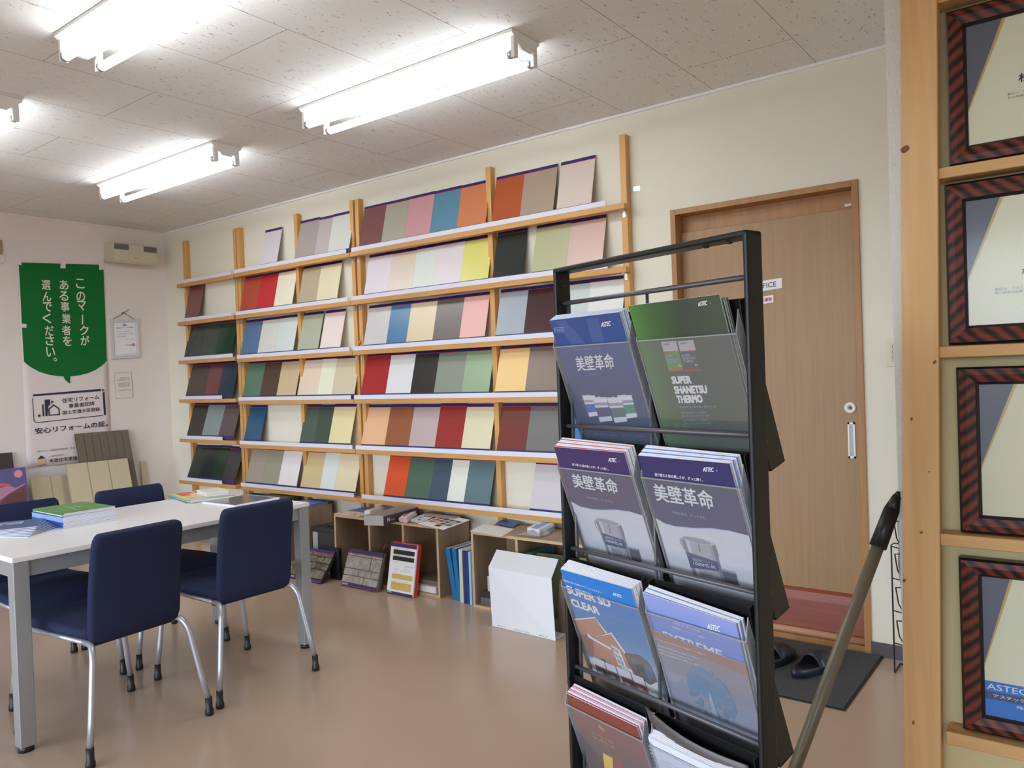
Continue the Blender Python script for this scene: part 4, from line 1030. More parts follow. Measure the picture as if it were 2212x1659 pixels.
# wire stand
t = thing('slipper_stand', (-.55, 3.27, 0), 'thin black wire slipper stand against the wall, right of the door', 'stand')
wr = M('stand_wire', (44, 44, 50), .4, gain=1); X0, X1, Y0 = -.667, -.46, 3.27
mb = MB(); mb.tube([(X0, Y0+.1, .006), (X0, Y0, .004), (X0, Y0, .50), (X0+.01, Y0, .508), (X1-.01, Y0, .508), (X1, Y0, .50), (X1, Y0, .004), (X1, Y0+.1, .006)], .003, wr, 8); mb.build('frame', t)
mb = MB(); mb.tube([(X0, Y0+.1, .006), (X1, Y0+.1, .006)], .003, wr, 8); mb.build('cross_bar', t)
for z in (.495, .372, .246, .12):
    mb = MB(); mb.tube([(X0, Y0, z), (X0+.038, Y0, z-.006), (X0+.030, Y0-.05, z+.045), (X0+.03, Y0-.09, z+.115), (X0+.05, Y0-.09, z+.117), (X1-.03, Y0-.09, z+.117), (X1-.03, Y0-.05, z+.045), (X1-.038, Y0, z-.006), (X1, Y0, z)], .0025, wr, 8); mb.build('hook_wire', t)
def stripes(name, c1, c2, sc_):
    m = bpy.data.materials.new(name); m.use_nodes = True; nt = m.node_tree; b = nt.nodes['Principled BSDF']; b.inputs['Roughness'].default_value = .8
    tc = nt.nodes.new('ShaderNodeTexCoord'); w = nt.nodes.new('ShaderNodeTexWave'); w.bands_direction = 'Z'; w.inputs['Scale'].default_value = sc_; w.inputs['Distortion'].default_value = .3
    nt.links.new(tc.outputs['Object'], w.inputs['Vector'])
    cr = nt.nodes.new('ShaderNodeValToRGB'); cr.color_ramp.interpolation = 'CONSTANT'; cr.color_ramp.elements[1].position = .5
    cr.color_ramp.elements[0].color = (*lin(c1),1); cr.color_ramp.elements[1].color = (*lin(c2),1)
    nt.links.new(w.outputs['Fac'], cr.inputs[0]); nt.links.new(cr.outputs[0], b.inputs['Base Color']); return m
def slipper_hung(z, m, lb):
    mb = MB(); rows = []
    t_ = 10; vs = []
    for j in range(9):
        b = j/8; zz = z+.16-b*.26
        hw = .045*(.75+.25*math.sin(b*math.pi)); yy = Y0-.055+.05*b
        for i in range(t_):
            a = 2*math.pi*i/t_; vs.append((X0+.078+math.cos(a)*hw*(1 if 0<j<8 else .7), yy-.02+math.sin(a)*.022*(1 if 0<j<8 else .5), zz))
    mb.add(vs, [(j*t_+i, j*t_+(i+1)%t_, (j+1)*t_+(i+1)%t_, (j+1)*t_+i) for j in range(8) for i in range(t_)] + [tuple(range(t_)), tuple(range(8*t_, 9*t_))], m, True)
    tag(mb.build('slipper'), lb, 'slipper')
slipper_hung(.395, stripes('stripe_navy', (36,46,84), (206,208,214), 42), 'navy and white striped slipper on the wire stand, lower of two')
slipper_hung(.56, stripes('stripe_pale', (150,166,196), (206,210,218), 60), 'pale blue striped slipper on the wire stand, higher of two')
# door mat
mat_m = M('mat_fibre', (84, 84, 86), .95, spec=.1, var=.6, vscale=170, bump=.8, bscale=260, gain=1); matb_m = M('mat_rubber', (34,34,36), .6, gain=1)
mb = MB(); mb.box((-1.62, 2.822, 0), (-.738, W-.014, .004), matb_m); o = mb.build('door_mat'); tag(o, 'dark grey fibre door mat in front of the brown sliding door', 'mat')
mb = MB(); mb.box((-1.61, 2.832, .004), (-.748, W-.02, .009), mat_m); mb.build('fibre_pile', o)
# two dark sandals on the mat
sand_m = M('sandal_rubber', (30, 34, 44), .4, gain=1)
def sandal(cx, cy, ang, lb):
    t = thing('sandal', (cx, cy, .009), lb, 'sandal', 'dark sandals on the door mat')
    mb = MB(); n = 28; lo, hi = [], []
    def outline(a):
        y = math.sin(a)*.135; x = math.cos(a)*(.047+.008*math.sin(a)); return x, y
    base = []
    for i in range(n):
        x, y = outline(2*math.pi*i/n); base.append((x, y))
    prof = [(0, .96), (.004, 1.0), (.024, 1.0), (.032, .96), (.030, .86), (.022, .78)]
    vs = []
    for h, s_ in prof:
        for x, y in base: vs.append((cx+x*s_, cy+y*s_, .009+h+.006*max(0, -y/.135)))
    fs = [(j*n+i, j*n+(i+1)%n, (j+1)*n+(i+1)%n, (j+1)*n+i) for j in range(len(prof)-1) for i in range(n)] + [tuple(range(n))[::-1], tuple(range((len(prof)-1)*n, len(prof)*n))]
    mb.add(vs, fs, sand_m, True); mb.build('sole', t)
    mb = MB(); vs = []; K = 10; rows = [(-.02, .058), (.02, .066), (.06, .06), (.09, .044)]
    for y, hgt in rows:
        hw = (.047+.008*(y/.135))*math.sqrt(max(.05, 1-(y/.135)**2))+.002
        for k in range(K+1):
            a = math.pi*k/K; vs.append((cx+math.cos(a)*hw, cy+y, .009+.012+math.sin(a)*hgt))
    mb.add(vs, [(j*(K+1)+k, j*(K+1)+k+1, (j+1)*(K+1)+k+1, (j+1)*(K+1)+k) for j in range(len(rows)-1) for k in range(K)], sand_m, True)
    o = mb.build('strap', t); so = o.modifiers.new('s', 'SOLIDIFY'); so.thickness = .005
    t.rotation_euler = (0, 0, R_(ang))
sandal(-1.083, 3.120, -14, 'dark blue rubber sandal on the mat, nearer the brochure rack')
sandal(-.930, 3.115, -16, 'dark blue rubber sandal on the mat, nearer the mop handle')
# mop: pole leans on the partition edge behind the post
P0 = at(1941, 1062, 1, 2.142); P1 = at(1717, 1659, 1, 1.86); dr = (P1-P0).normalized()
foot = P0+dr*((P0.z-.03)/-dr.z)
gr = P0+dr*.135
t = thing('mop', foot, 'mop with a long pale metal pole and black grip leaning beside the pine post', 'mop')
pole_m = M('pole_champagne', (126, 118, 102), .4, metal=.3, gain=1.0)
mb = MB(); mb.tube([gr, foot], .0148, pole_m, 16); mb.build('pole', t)
mb = MB(); q = lambda s_: P0+dr*s_
mb.tube([q(.0), q(.012)], .004, black_m, 14, r1=.009); mb.tube([q(.012), q(.05)], .010, black_m, 14, r1=.0185); mb.tube([q(.05), q(.15)], .0185, black_m, 16, r1=.0205); mb.build('grip', t)
mb = MB(); mb.box((foot.x-.16, foot.y-.05, .004), (foot.x+.16, foot.y+.05, .03), M('mop_head_grey', (90,92,96), .6)); mb.build('mop_head', t, bevel=.008)
mb = MB(); mb.box((foot.x-.17, foot.y-.06, .0), (foot.x+.17, foot.y+.06, .006), M('mop_pad', (160,164,172), .9, bump=.6, bscale=200)); mb.build('mop_pad', t)

# ---------------------------------------------------------------- left wall: banner, certificates, ventilator
XW = XL+.009
WN = Vector((1, 0, 0))
class WallSheet(Sheet):
    def hit(s, p, k=1):
        q = at(p[0], p[1], 0, XW); return Vector((XW+.0004*k, q.y, q.z))
ws = WallSheet((XW, 0, 0), (0, 1, 0), (0, 0, 1), WN)
cloth_m = M('banner_cloth', (228, 217, 214), .85, spec=.1, var=.02, vscale=5, gain=1)
green_m = M('banner_green', (28, 106, 50), .8, spec=.1, var=.06, vscale=6, gain=1.0)
bink = M('banner_ink', (40, 42, 70), .8, gain=1)
yA, yB = ws.hit((38, 566)).y, ws.hit((224, 571)).y
zT, zB = ws.hit((38, 566)).z, .66
mb = MB(); n, r_ = 14, 20; vs = []
for j in range(r_+1):
    for i in range(n+1):
        a, b = i/n, j/r_
        vs.append((XW-.002+.0012*math.sin(a*9+b*3), yA+(yB-yA)*a, (zT+(ws.hit((224,571)).z-zT)*a)*(1-b)+zB*b))
mb.add(vs, [(j*(n+1)+i, j*(n+1)+i+1, (j+1)*(n+1)+i+1, (j+1)*(n+1)+i) for j in range(r_) for i in range(n)], cloth_m, True)
ban = mb.build('banner'); so = ban.modifiers.new('s', 'SOLIDIFY'); so.thickness = .0008; so.offset = -1
tag(ban, 'tall white cloth banner with a green speech bubble taped to the left wall', 'banner')
mb = MB()
left = [(40,567),(43,620),(46,680),(49,740),(51.5,781)]; arcl = [(58,787),(70,795),(85,803),(105,809),(125,812.5),(137,813)]
tail = [(140,820),(147,826),(152,828),(151,820),(152,813)]
arcr = [(170,811),(190,806),(208,798),(222,788),(231,779)]; rt = [(230,770),(228,700),(225.5,640),(223,572)]
poly = left+arcl+tail+arcr+rt
c = (135, 690)
P = [ws.hit(p, 4) for p in poly]; C = ws.hit(c, 4)
mb.add([C]+P, [(0, i+1, (i+1) % len(P)+1) for i in range(len(P))], green_m); mb.build('speech_bubble', ban)
cols = [('このマークが', [(173,612),(174,640),(176,660),(178,690),(181.5,713),(183,735)]), ('ある事業者を', [(138,615),(137.5,639),(140,662),(143,688),(143,713),(145,736)]), ('選んでください。', [(99,615),(101,640),(102,662),(101,687),(106,714),(107,735),(109,760),(119,776)])]
mb = MB()
bw_ = M('banner_white', (228, 222, 208), .8, gain=1)
for txt, pos in cols:
    for ch, (x, y) in zip(txt, pos):
        w = 10 if ch != '。' else 4; h = 10.5 if ch != '。' else 4
        if ch == 'ー': text3(mb, '|', ws.hit((x-1.2,y+h),7), ws.hit((x+1.2,y+h+.3),7), ws.hit((x-1.2,y-h),7), bw_); continue
        ws.text(mb, ch, (x-w+1,y+h), (x+w,y+h+1.0), (x-w,y-h), bw_, .012, 7)
mb.build('lettering', ban)
mb = MB(); zl = Z(40, 820, 7.9)
def lp(pts, m, k=4): ws.poly(mb, [zl(*p) for p in pts], m, k)
lp([(232,285),(255,252),(1405,158),(1402,196)], bink)
lp([(1432,215),(1466,212),(1492,600),(1456,606)], bink)
for a, b in (((238,312),(262,690)), ((262,690),(285,722)), ((285,722),(315,734)), ((315,734),(1440,610))):
    ax = (b[0]-a[0], b[1]-a[1]); L_ = math.hypot(*ax); nx, ny = -ax[1]/L_*6, ax[0]/L_*6
    lp([(a[0]+nx,a[1]+ny),(a[0]-nx,a[1]-ny),(b[0]-nx,b[1]-ny),(b[0]+nx,b[1]+ny)], bink)
lp([(1422,168),(1432,165),(1440,205),(1430,207)], bink); lp([(1430,160),(1466,175),(1462,184),(1428,170)], bink); lp([(1440,205),(1470,178),(1462,174),(1434,198)], bink)
lp([(328,600),(372,594),(374,632),(330,637)], bink); lp([(400,425),(425,420),(440,622),(412,626)], bink)
lp([(442,342),(535,335),(540,410),(500,470),(492,620),(462,622)], bink)
lp([(553,365),(596,362),(590,395),(555,405)], M('banner_plum', (110,60,80), .8))
hs = [(598,420),(696,490),(708,604),(512,618),(503,500)]; hi = [(600,445),(676,500),(685,585),(532,598),(524,508)]
for i in range(5): lp([hs[i],hs[(i+1)%5],hi[(i+1)%5],hi[i]], bink, 5)
ws.text(mb, '住宅リフォーム', zl(745,403), zl(1375,332), zl(738,320), bink, .012, 5)
ws.text(mb, '事業者団体', zl(858,490), zl(1302,438), zl(850,415), bink, .012, 5)
ws.text(mb, '国土交通大臣登録', zl(755,600), zl(1390,533), zl(748,532), bink, .012, 5)
mb.build('emblem', ban)
mb = MB()
ws.text(mb, '安心リフォームの証。', zl(288,932), zl(1530,795), zl(275,830), bink, .02, 5)
ws.text(mb, '住宅リフォーム事業者団体登録制度　第5号', zl(310,1248), zl(958,1180), zl(306,1212), M('banner_grey', (110,100,110), .8), 0, 5)
ws.text(mb, '一般社団法人', zl(515,1325), zl(790,1292), zl(512,1298), bink, 0, 5)
ws.text(mb, '木造住宅塗装', zl(520,1420), zl(1005,1368), zl(512,1352), bink, .015, 5)
mb.build('lettering', ban)
mb = MB(); lp([(315,1362),(385,1294),(460,1340)], bink); lp([(325,1372),(455,1350),(462,1442),(335,1460)], M('banner_tan', (196,164,118), .8)); lp([(330,1462),(468,1442),(470,1452),(334,1474)], M('banner_plum', (110,60,80), .8)); mb.build('house_mark', ban)
tape_m = M('white_tape', (226, 220, 220), .5, gain=1)
for q in ([(28,570),(46,573),(44,548),(35,549)], [(130,580),(141,579.5),(142,556),(131,557)], [(214,583),(224,582),(223,559),(213,560)], [(30,707),(57,708),(57,700),(30,698)]):
    mb = MB(); mb.prism([ws.hit(p, 8) for p in q], (.0006, 0, 0), tape_m); mb.build('tape', ban)
# hanging framed certificate
def q4(pts, x): return [Vector((x, at(p[0], p[1], 0, x).y, at(p[0], p[1], 0, x).z)) for p in pts]
P = q4([(243,776),(303.5,771.5),(300,689.5),(238.5,689)], XL+.016)   # BL BR TR TL
t = thing('hanging_certificate', P[0], 'pale framed certificate hung by a cord on the left wall, right of the banner', 'picture frame')
frm = M('pale_frame', (206, 206, 200), .4, gain=1)
def rim(t, P, w, m, name, th=.014):
    mb = MB(); Cn = sum(P, Vector())/4
    Q = [p+(Cn-p).normalized()*w*1.35 for p in P]
    for i in range(4): mb.prism([P[i], P[(i+1)%4], Q[(i+1)%4], Q[i]], (-th, 0, 0), m)
    mb.build(name, t); return Q
Q = rim(t, P, .022, frm, 'frame_rim')
Q2 = [q_+Vector((-.006, 0, 0)) for q_ in Q]
mb = MB(); mb.prism(Q2, (-.006, 0, 0), whitep_m); pp = mb.build('paper', t)
hs_ = Sheet(Q2[0], Q2[1]-Q2[0], Q2[3]-Q2[0], (1, 0, 0))
mb = MB(); vi = M('cert_violet', (130,130,170), .6)
for a0,b0,a1,b1 in ((.03,.02,.97,.028),(.03,.97,.97,.978),(.03,.02,.04,.978),(.96,.02,.97,.978)): hs_.rect(mb, a0,b0,a1,b1, vi, 2)
mb.face([hs_.uv(.38,.87,2), hs_.uv(.62,.87,2), hs_.uv(.5,.95,2)], vi)
for s_, a0, b0, a1, b1, m_ in (('登録住宅リフォーム事業者証',.14,.80,.88,.84,bink), ('会社名　株式会社',.15,.69,.70,.72,greyink_m), ('登録番号及び登録年月日を証します',.15,.62,.90,.65,greyink_m), ('有効期限',.15,.54,.55,.57,greyink_m), ('国土交通大臣',.55,.45,.92,.48,vi), ('木造住宅塗装',.45,.28,.78,.32,bink)):
    text3(mb, s_, hs_.uv(a0,b0,3), hs_.uv(a1,b0,3), hs_.uv(a0,b1,3), m_)
hs_.rect(mb, .78, .25, .90, .34, M('seal_red', (200,110,110), .6), 3); mb.build('certificate_print', pp)
mb = MB(); pk = at(269, 676, 0, XL+.01)
mb.tube([P[3]+Vector((-.004,.02,0)), pk, P[2]+Vector((-.004,-.04,0))], .0022, M('brown_cord', (96,80,80), .8), 6)
mb.tube([pk, pk+Vector((.004,-.03,-.004)), pk+Vector((.004,.01,.012)), pk+Vector((.004,.035,.028))], .002, M('brown_cord', (96,80,80), .8), 6); mb.build('cord', t)
# small notice below
P = q4([(250.5,862),(288,858),(283.5,804),(246,806)], XL+.004)
mb = MB(); mb.prism(P, (-.003, 0, 0), M('notice_paper', (226,220,210), .7, gain=1)); o = mb.build('notice'); tag(o, 'small paper notice below the hung certificate on the left wall', 'notice')
s2 = Sheet(P[0], P[1]-P[0], P[3]-P[0], (1,0,0)); mb = MB()
for i, b in enumerate((.76,.68,.56,.50,.44,.28)): text3(mb, '登録事業者講習修了之証明', s2.uv(.2 if i else .3, b, 2), s2.uv(.85, b, 2), s2.uv(.2 if i else .3, b+.05, 2), greyink_m)
for a0,b0,a1,b1 in ((0,0,1,.012),(0,.988,1,1),(0,0,.02,1),(.98,0,1,1)): s2.rect(mb, a0,b0,a1,b1, M('notice_edge', (150,138,128), .6), 2)
mb.build('lettering', o)
# ventilator
vent_m = M('ventilator_plastic', (200, 192, 170), .5, gain=1); ventd_m = M('ventilator_grille', (92, 86, 86), .6, gain=1)
XV = XL+.150
P = q4([(246,566.5),(340.5,572.5),(340.5,530),(245,524)], XV)
t = thing('ventilator', (XL, P[0].y, P[0].z), 'cream wall ventilator box with two dark grilles high beside the room corner', 'ventilator')
y0, y1, z0, z1_ = P[0].y, P[1].y, (P[0].z+P[1].z)/2, (P[2].z+P[3].z)/2
mb = MB(); mb.prism([(XL+.0005,y0-.0,z0+.012),(XL+.0005,y0,z1_+.012),(XV-.01,y0,z1_),(XV,y0,z1_-.01),(XV,y0,z0+.018),(XV-.018,y0,z0)], (0,y1-y0,0), vent_m); mb.build('case', t, bevel=.003)
for a0, a1 in ((.02, .34), (.685, .99)):
    yy0, yy1 = y0+(y1-y0)*a0, y0+(y1-y0)*a1; gz1 = z1_-.012; gz0 = z1_-.055
    mb = MB(); mb.box((XV-.001, yy0, gz0), (XV+.0012, yy1, gz1), ventd_m); o = mb.build('grille', t)
    for i in range(5):
        zz = gz0+(gz1-gz0)*(i+.5)/5; mb = MB(); mb.box((XV+.0012, yy0, zz-.0015), (XV+.0022, yy1, zz+.0015), M('grille_slat', (120,112,108), .6)); mb.build('slat', o)
mb = MB(); ym = y0+(y1-y0)*.345; mb.box((XV-.001, ym-.0012, z0+.02), (XV+.0006, ym+.0012, z1_-.012), M('vent_seam', (150,142,124), .6)); mb.build('panel_seam', t)
mb = MB(); text3(mb, 'Nikko', (XV+.0008, y0+(y1-y0)*.46, z0+.038), (XV+.0008, y0+(y1-y0)*.56, z0+.038), (XV+.0008, y0+(y1-y0)*.46, z0+.046), ink_m); mb.build('lettering', t)
# bits at the left edge of the photo
c = at(-4, 555, 0, XL+.01); mb = MB(); rg = [c+Vector((0, math.cos(i*.2618)*.045, math.sin(i*.2618)*.045)) for i in range(25)]
mb.tube(rg, .005, M('ring_white', (216,208,206), .5), 8, cap=False); tag(mb.build('wall_ring'), 'white ring hanging on the left wall at the photo edge', 'ring')
a = at(4.5, 518, 0, XL+.02); mb = MB(); mb.box((XL+.0005, a.y-.12, a.z-.10), (XL+.02, a.y, a.z), M('wall_plaque_tan', (150,128,92), .6, gain=1)); tag(mb.build('wall_plaque'), 'tan plaque on the left wall above the white ring', 'plaque')

# ---------------------------------------------------------------- siding sample panels leaning on the left wall
def leaner(name, TL, TR, xt, xb, th, m, label, cat, nribs=0, rib=.004, zb=.0, rm=None, round_=0., group=None):
    a, b = at(TL[0], TL[1], 0, xt), at(TR[0], TR[1], 0, xt); zt = (a.z+b.z)/2
    U = Vector((0, b.y-a.y, 0)); O = Vector((xb, a.y, zb)); V = Vector((xt-xb, 0, zt-zb)); N = U.cross(V).normalized()
    if N.x < 0: N = -N
    mb = MB()
    if nribs:
        w = 1/nribs
        mb.obox(O-N*th, U, V, N*(th-rib), rm or m)
        for i in range(nribs):
            mb.obox(O-N*rib, U, V, N*rib, m, (i*w+w*.03, (i+1)*w-w*.03))
    else: mb.obox(O-N*th, U, V, N*th, m)
    o = mb.build(name, bevel=round_); tag(o, label, cat, group)
    return o, Sheet(O, U, V, N)
sgrey = M('siding_grey', (110, 98, 84), .8, var=.12, vscale=40, bump=.4, bscale=120, gain=1.0); sgreyd = M('siding_grey_gap', (84, 74, 62), .9, gain=1)
sbeige = M('siding_beige', (200, 186, 156), .7, var=.05, vscale=30, gain=1.0); sbeiged = M('siding_beige_gap', (172, 158, 130), .8, gain=1)
leaner('siding_sample', (162,938.5), (277,926.5), XL+.05, XL+.30, .016, sgrey, 'tall grey ribbed siding panel leaning on the left wall behind the beige one', 'siding panel', 7, rm=sgreyd, group='siding panels on the left wall')
leaner('siding_sample', (142,1005), (276,988), XL+.17, XL+.36, .014, sbeige, 'beige siding panel in three wide strips, leaning before the grey ribbed one', 'siding panel', 3, .003, rm=sbeiged, round_=.006, group='siding panels on the left wall')
leaner('siding_sample', (65,1037), (150,1022), XL+.08, XL+.24, .014, sbeige, 'low beige siding panel left of the three strip panel', 'siding panel', 2, .003, rm=sbeiged, group='siding panels on the left wall')
leaner('siding_sample', (-60,985), (26,977), XL+.03, XL+.20, .016, M('siding_dark', (62,54,50), .8, var=.2, vscale=50, gain=1), 'dark brown siding panel behind the purple poster at the left edge', 'siding panel', group='siding panels on the left wall')
leaner('siding_plank', (303,998), (315,995), XL+.02, XL+.10, .012, sbeige, 'narrow beige plank right of the grey ribbed panel', 'plank')
o, s3 = leaner('poster_board', (-90,1022), (55,1010), XL+.24, XL+.32, .006, M('poster_purple', (88, 84, 132), .45, gain=1), 'purple poster board with a pink roof picture at the left edge', 'poster')
mb = MB(); c = s3.hit((39.5,1023.5), 3); s3.U = Vector((0,1,0)); s3.V = s3.V.normalized()
s3.ring(mb, c, 0, .026, M('poster_pink', (206,132,146), .5), seg=20)
pz = lambda pts, m, k: s3.poly(mb, pts, m, k)
pz([(-60,1066),(-60,1048),(10,1044),(24,1046),(20,1050),(4,1053)], M('poster_red', (176,84,84), .5), 2)
pz([(-60,1120),(-60,1064),(2,1051),(22,1049.5),(34,1054),(53,1044),(55,1046),(20,1066),(2,1080)], M('poster_mauve', (164,116,140), .5), 2)
pz([(-10,1130),(2,1082),(20,1068),(56,1046.5),(60,1130)], M('poster_roof', (98,56,64), .5), 2.5)
for i in range(6): pz([(24-i*5,1068+i*4.5),(57,1063+i*4.5),(57,1064.5+i*4.5),(23-i*5,1069.8+i*4.5)], M('poster_roof_line', (78,40,50), .5), 3)
mb.build('poster_print', o)

# ---------------------------------------------------------------- open cube shelves under the racks
cube_m = wood('taupe_laminate', (142, 120, 98), (162, 138, 114), (14, 14, 1.6), .5, spec=.3, gain=1.0)
cubee_m = M('laminate_edge', (196, 166, 128), .5, gain=1)
def cubes(x0, x1, divs, yf, yb, zt, label, floor_=True):
    t = thing('cube_shelf', ((x0+x1)/2, (yf+yb)/2, 0), label, 'shelf', 'open cube shelves under the racks')
    th = .014
    def panel(nm, a, b):
        mb = MB(); mb.box(a, b, cube_m); o = mb.build(nm, t)
        e = MB(); e.box((a[0], a[1]-.0008, a[2]), (b[0], a[1], b[2]), cubee_m); e.build('edge_band', o)
    panel('top_panel', (x0, yf, zt-th), (x1, yb, zt)); panel('bottom_panel', (x0+th, yf, .0), (x1-th, yb, th))
    panel('side_panel', (x0, yf, 0), (x0+th, yb, zt-th)); panel('side_panel', (x1-th, yf, 0), (x1, yb, zt-th))
    for d in divs: panel('divider', (d-th/2, yf, th), (d+th/2, yb, zt-th))
    mb = MB(); mb.box((x0+th, yb-.006, th), (x1-th, yb-.001, zt-th), cube_m); mb.build('back_panel', t)
    return t
CT = .396
cubes(-4.98, -4.105, (-4.68, -4.39), 3.128, 3.388, CT, 'left open cube shelf behind the far chair, left of the briefcase')
cubes(-3.779, -2.915, (-3.466, -3.186), 3.128, 3.388, CT-.004, 'middle open cube shelf of three cells, behind the stone sample boards')
cubes(-2.655, -1.79, (-2.358,), 3.100, 3.388, CT+.002, 'right open cube shelf behind the white card and the brochure rack')
def bx(name, a, b, m, label, cat, group=None, rz=0, bevel=.001, parts=None):
    mb = MB(); cx, cy = (a[0]+b[0])/2, (a[1]+b[1])/2
    hx, hy = (b[0]-a[0])/2, (b[1]-a[1])/2
    U = Vector((math.cos(R_(rz)), math.sin(R_(rz)), 0)); V = Vector((-U.y, U.x, 0))
    O = Vector((cx, cy, a[2]))-U*hx-V*hy
    mb.obox(O, U*2*hx, V*2*hy, Vector((0,0,b[2]-a[2])), m)
    o = mb.build(name, bevel=bevel); tag(o, label, cat, group)
    for (pn, A, B_, C_, pm) in (parts or []):
        q = MB(); q.obox(O, U*2*hx, V*2*hy, Vector((0,0,b[2]-a[2])), pm, A, B_, C_); q.build(pn, o)
    return o, O, U*2*hx, V*2*hy
def qbox(name, z0, z1, FL, FR, BR, m, label, cat, group=None, parts=None, bevel=.001):
    """a flat box lying between z0 and z1 whose upper face has these measured corners (front left, front right, back right)"""
    a, b, c = at(*FL, 2, z1), at(*FR, 2, z1), at(*BR, 2, z1)
    U = b-a; U.z = 0; V = c-b; V.z = 0; O = Vector((a.x, a.y, z0)); Zv = Vector((0,0,z1-z0))
    mb = MB(); mb.obox(O, U, V, Zv, m); o = mb.build(name, bevel=bevel); tag(o, label, cat, group)
    for (pn, A, B_, C_, pm) in (parts or []):
        q = MB(); q.obox(O, U, V, Zv, pm, A, B_, C_); q.build(pn, o)
    return o, O, U, V
# on the left shelf
zt = CT+.0005
blue_cv = grad('cover_deepblue', [(0, (60,110,180)), (1, (40,74,140))], 0)
bx('brochure', (-4.31, 3.15, zt), (-4.11, 3.36, zt+.012), M('sample_grey', (130,126,122), .5), 'grey sheet under the blue brochure on the left cube shelf', 'sheet')
o, O, U, V = bx('brochure', (-4.315, 3.14, zt+.0125), (-4.105, 3.385, zt+.017), M('cover_deepblue_flat', (58,100,170), .35), 'blue brochure on top of the left cube shelf above the briefcase', 'brochure')
mb = MB(); text3(mb, 'ASTEC COLOR', O+U*.3+V*.2+ZU*.0046, O+U*.3+V*.8+ZU*.0046, O+U*.2+V*.2+ZU*.0046, whiteink_m); mb.build('lettering', o)
bx('folder', (-4.72, 3.16, zt), (-4.42, 3.36, zt+.03), M('folder_darkgreen', (50,58,52), .5), 'dark green folder lying on the left cube shelf behind the far chair', 'folder')
bx('folder', (-4.95, 3.15, zt), (-4.74, 3.37, zt+.018), M('folder_charcoal', (60,58,58), .5), 'charcoal folder lying at the left end of the left cube shelf', 'folder')
# briefcase in the gap
t = thing('briefcase', (-3.95, 3.22, 0), 'dark case with a carrying handle and a light label between left and middle shelves', 'case')
cm = M('case_black', (56, 54, 54), .55, gain=1)
mb = MB(); mb.box((-4.085, 3.20, .0), (-3.80, 3.37, .262), cm); mb.build('case_body', t, bevel=.004)
mb = MB(); mb.box((-4.090, 3.195, .250), (-3.797, 3.372, .275), M('case_lid', (50,48,50), .45, gain=1)); mb.build('case_lid', t, bevel=.004)
mb = MB(); mb.box((-4.078, 3.198, .10), (-4.03, 3.2005, .245), M('case_label', (160,168,176), .5)); mb.build('label_patch', t)
mb = MB(); mb.tube([(-3.99, 3.25, .276), (-3.975, 3.25, .288), (-3.92, 3.25, .294), (-3.86, 3.25, .288), (-3.845, 3.25, .276)], .006, cm, 8); mb.build('handle', t)
# stone look sample boards on the floor
def stone(name, c1, c2, cm_, sc_):
    m = bpy.data.materials.new(name); m.use_nodes = True; nt = m.node_tree; b = nt.nodes['Principled BSDF']; b.inputs['Roughness'].default_value = .6
    tc = nt.nodes.new('ShaderNodeTexCoord'); n = nt.nodes.new('ShaderNodeTexNoise'); n.inputs['Scale'].default_value = sc_; n.inputs['Detail'].default_value = 6; n.inputs['Distortion'].default_value = 1.5
    nt.links.new(tc.outputs['Object'], n.inputs['Vector']); cr = nt.nodes.new('ShaderNodeValToRGB'); cr.color_ramp.elements[0].position = .35; cr.color_ramp.elements[1].position = .68
    cr.color_ramp.elements[0].color = (*lin(c1),1); cr.color_ramp.elements[1].color = (*lin(c2),1); nt.links.new(n.outputs['Fac'], cr.inputs[0]); nt.links.new(cr.outputs[0], b.inputs['Base Color'])
    bp = nt.nodes.new('ShaderNodeBump'); bp.inputs['Strength'].default_value = .8; bp.inputs['Distance'].default_value = .006; nt.links.new(n.outputs['Fac'], bp.inputs['Height']); nt.links.new(bp.outputs['Normal'], b.inputs['Normal'])
    return m
def stoneboard(x0, x1, yb, yt, h, th, m_st, m_joint, label, bricks, nback=1):
    """leans back on the cube shelf"""
    V = Vector((0, yt-yb, math.sqrt(h*h-(yt-yb)**2))); U = Vector((x1-x0, 0, 0)); N = Vector((0, -V.z, V.y)).normalized(); O = Vector((x0, yb, .004))
    mb = MB(); mb.obox(O-N*th, U, V, N*th, m_joint); t = mb.build('stone_sample_board'); tag(t, label, 'sample board')
    mb = MB()
    for a0, a1, b0, b1 in bricks: mb.obox(O, U, V, N*.004, m_st, (a0, a1), (b0, b1))
    mb.build('stone_face', t, bevel=.0015)
    mb = MB(); mb.obox(O, U, V, N*.0045, navyprint_m, (0,1), (.905,1)); mb.obox(O, U, V, N*.0045, redprint_m, (0,1), (.893,.905)); mb.build('header_band', t)
    mb = MB(); mb.obox(O, U, V, N*.0045, navyprint_m, (0,1), (0,.09)); mb.obox(O, U, V, N*.0048, redprint_m, (0,1), (.015,.025))
    text3(mb, 'ASTEC', O+U*.03+V*.035+N*.005, O+U*.2+V*.035+N*.005, O+U*.03+V*.075+N*.005, whiteink_m, .03); mb.build('footer_band', t)
    return t, O, U, V, N
st1 = stone('stone_brown', (66,56,46), (132,124,102), 0, 28); st2 = stone('stone_pale', (140,134,126), (176,170,162), 0, 18)
br1 = [(0,.30,.80,.89),(.31,.56,.80,.89),(.57,.86,.80,.89),(.87,1,.80,.89),(0,.18,.60,.78),(.20,.78,.60,.78),(.80,1,.60,.78),(0,.06,.40,.58),(.0,.42,.12,.38),(.45,.98,.12,.38),(.08,.64,.40,.58),(.66,1,.40,.58)]
t, *_ = stoneboard(-4.06, -3.742, 2.978, 3.10, .205, .02, st1, M('stone_joint_dark', (44,36,34), .8, gain=1), 'dark brown stone look sample board standing on the floor before the briefcase', br1)
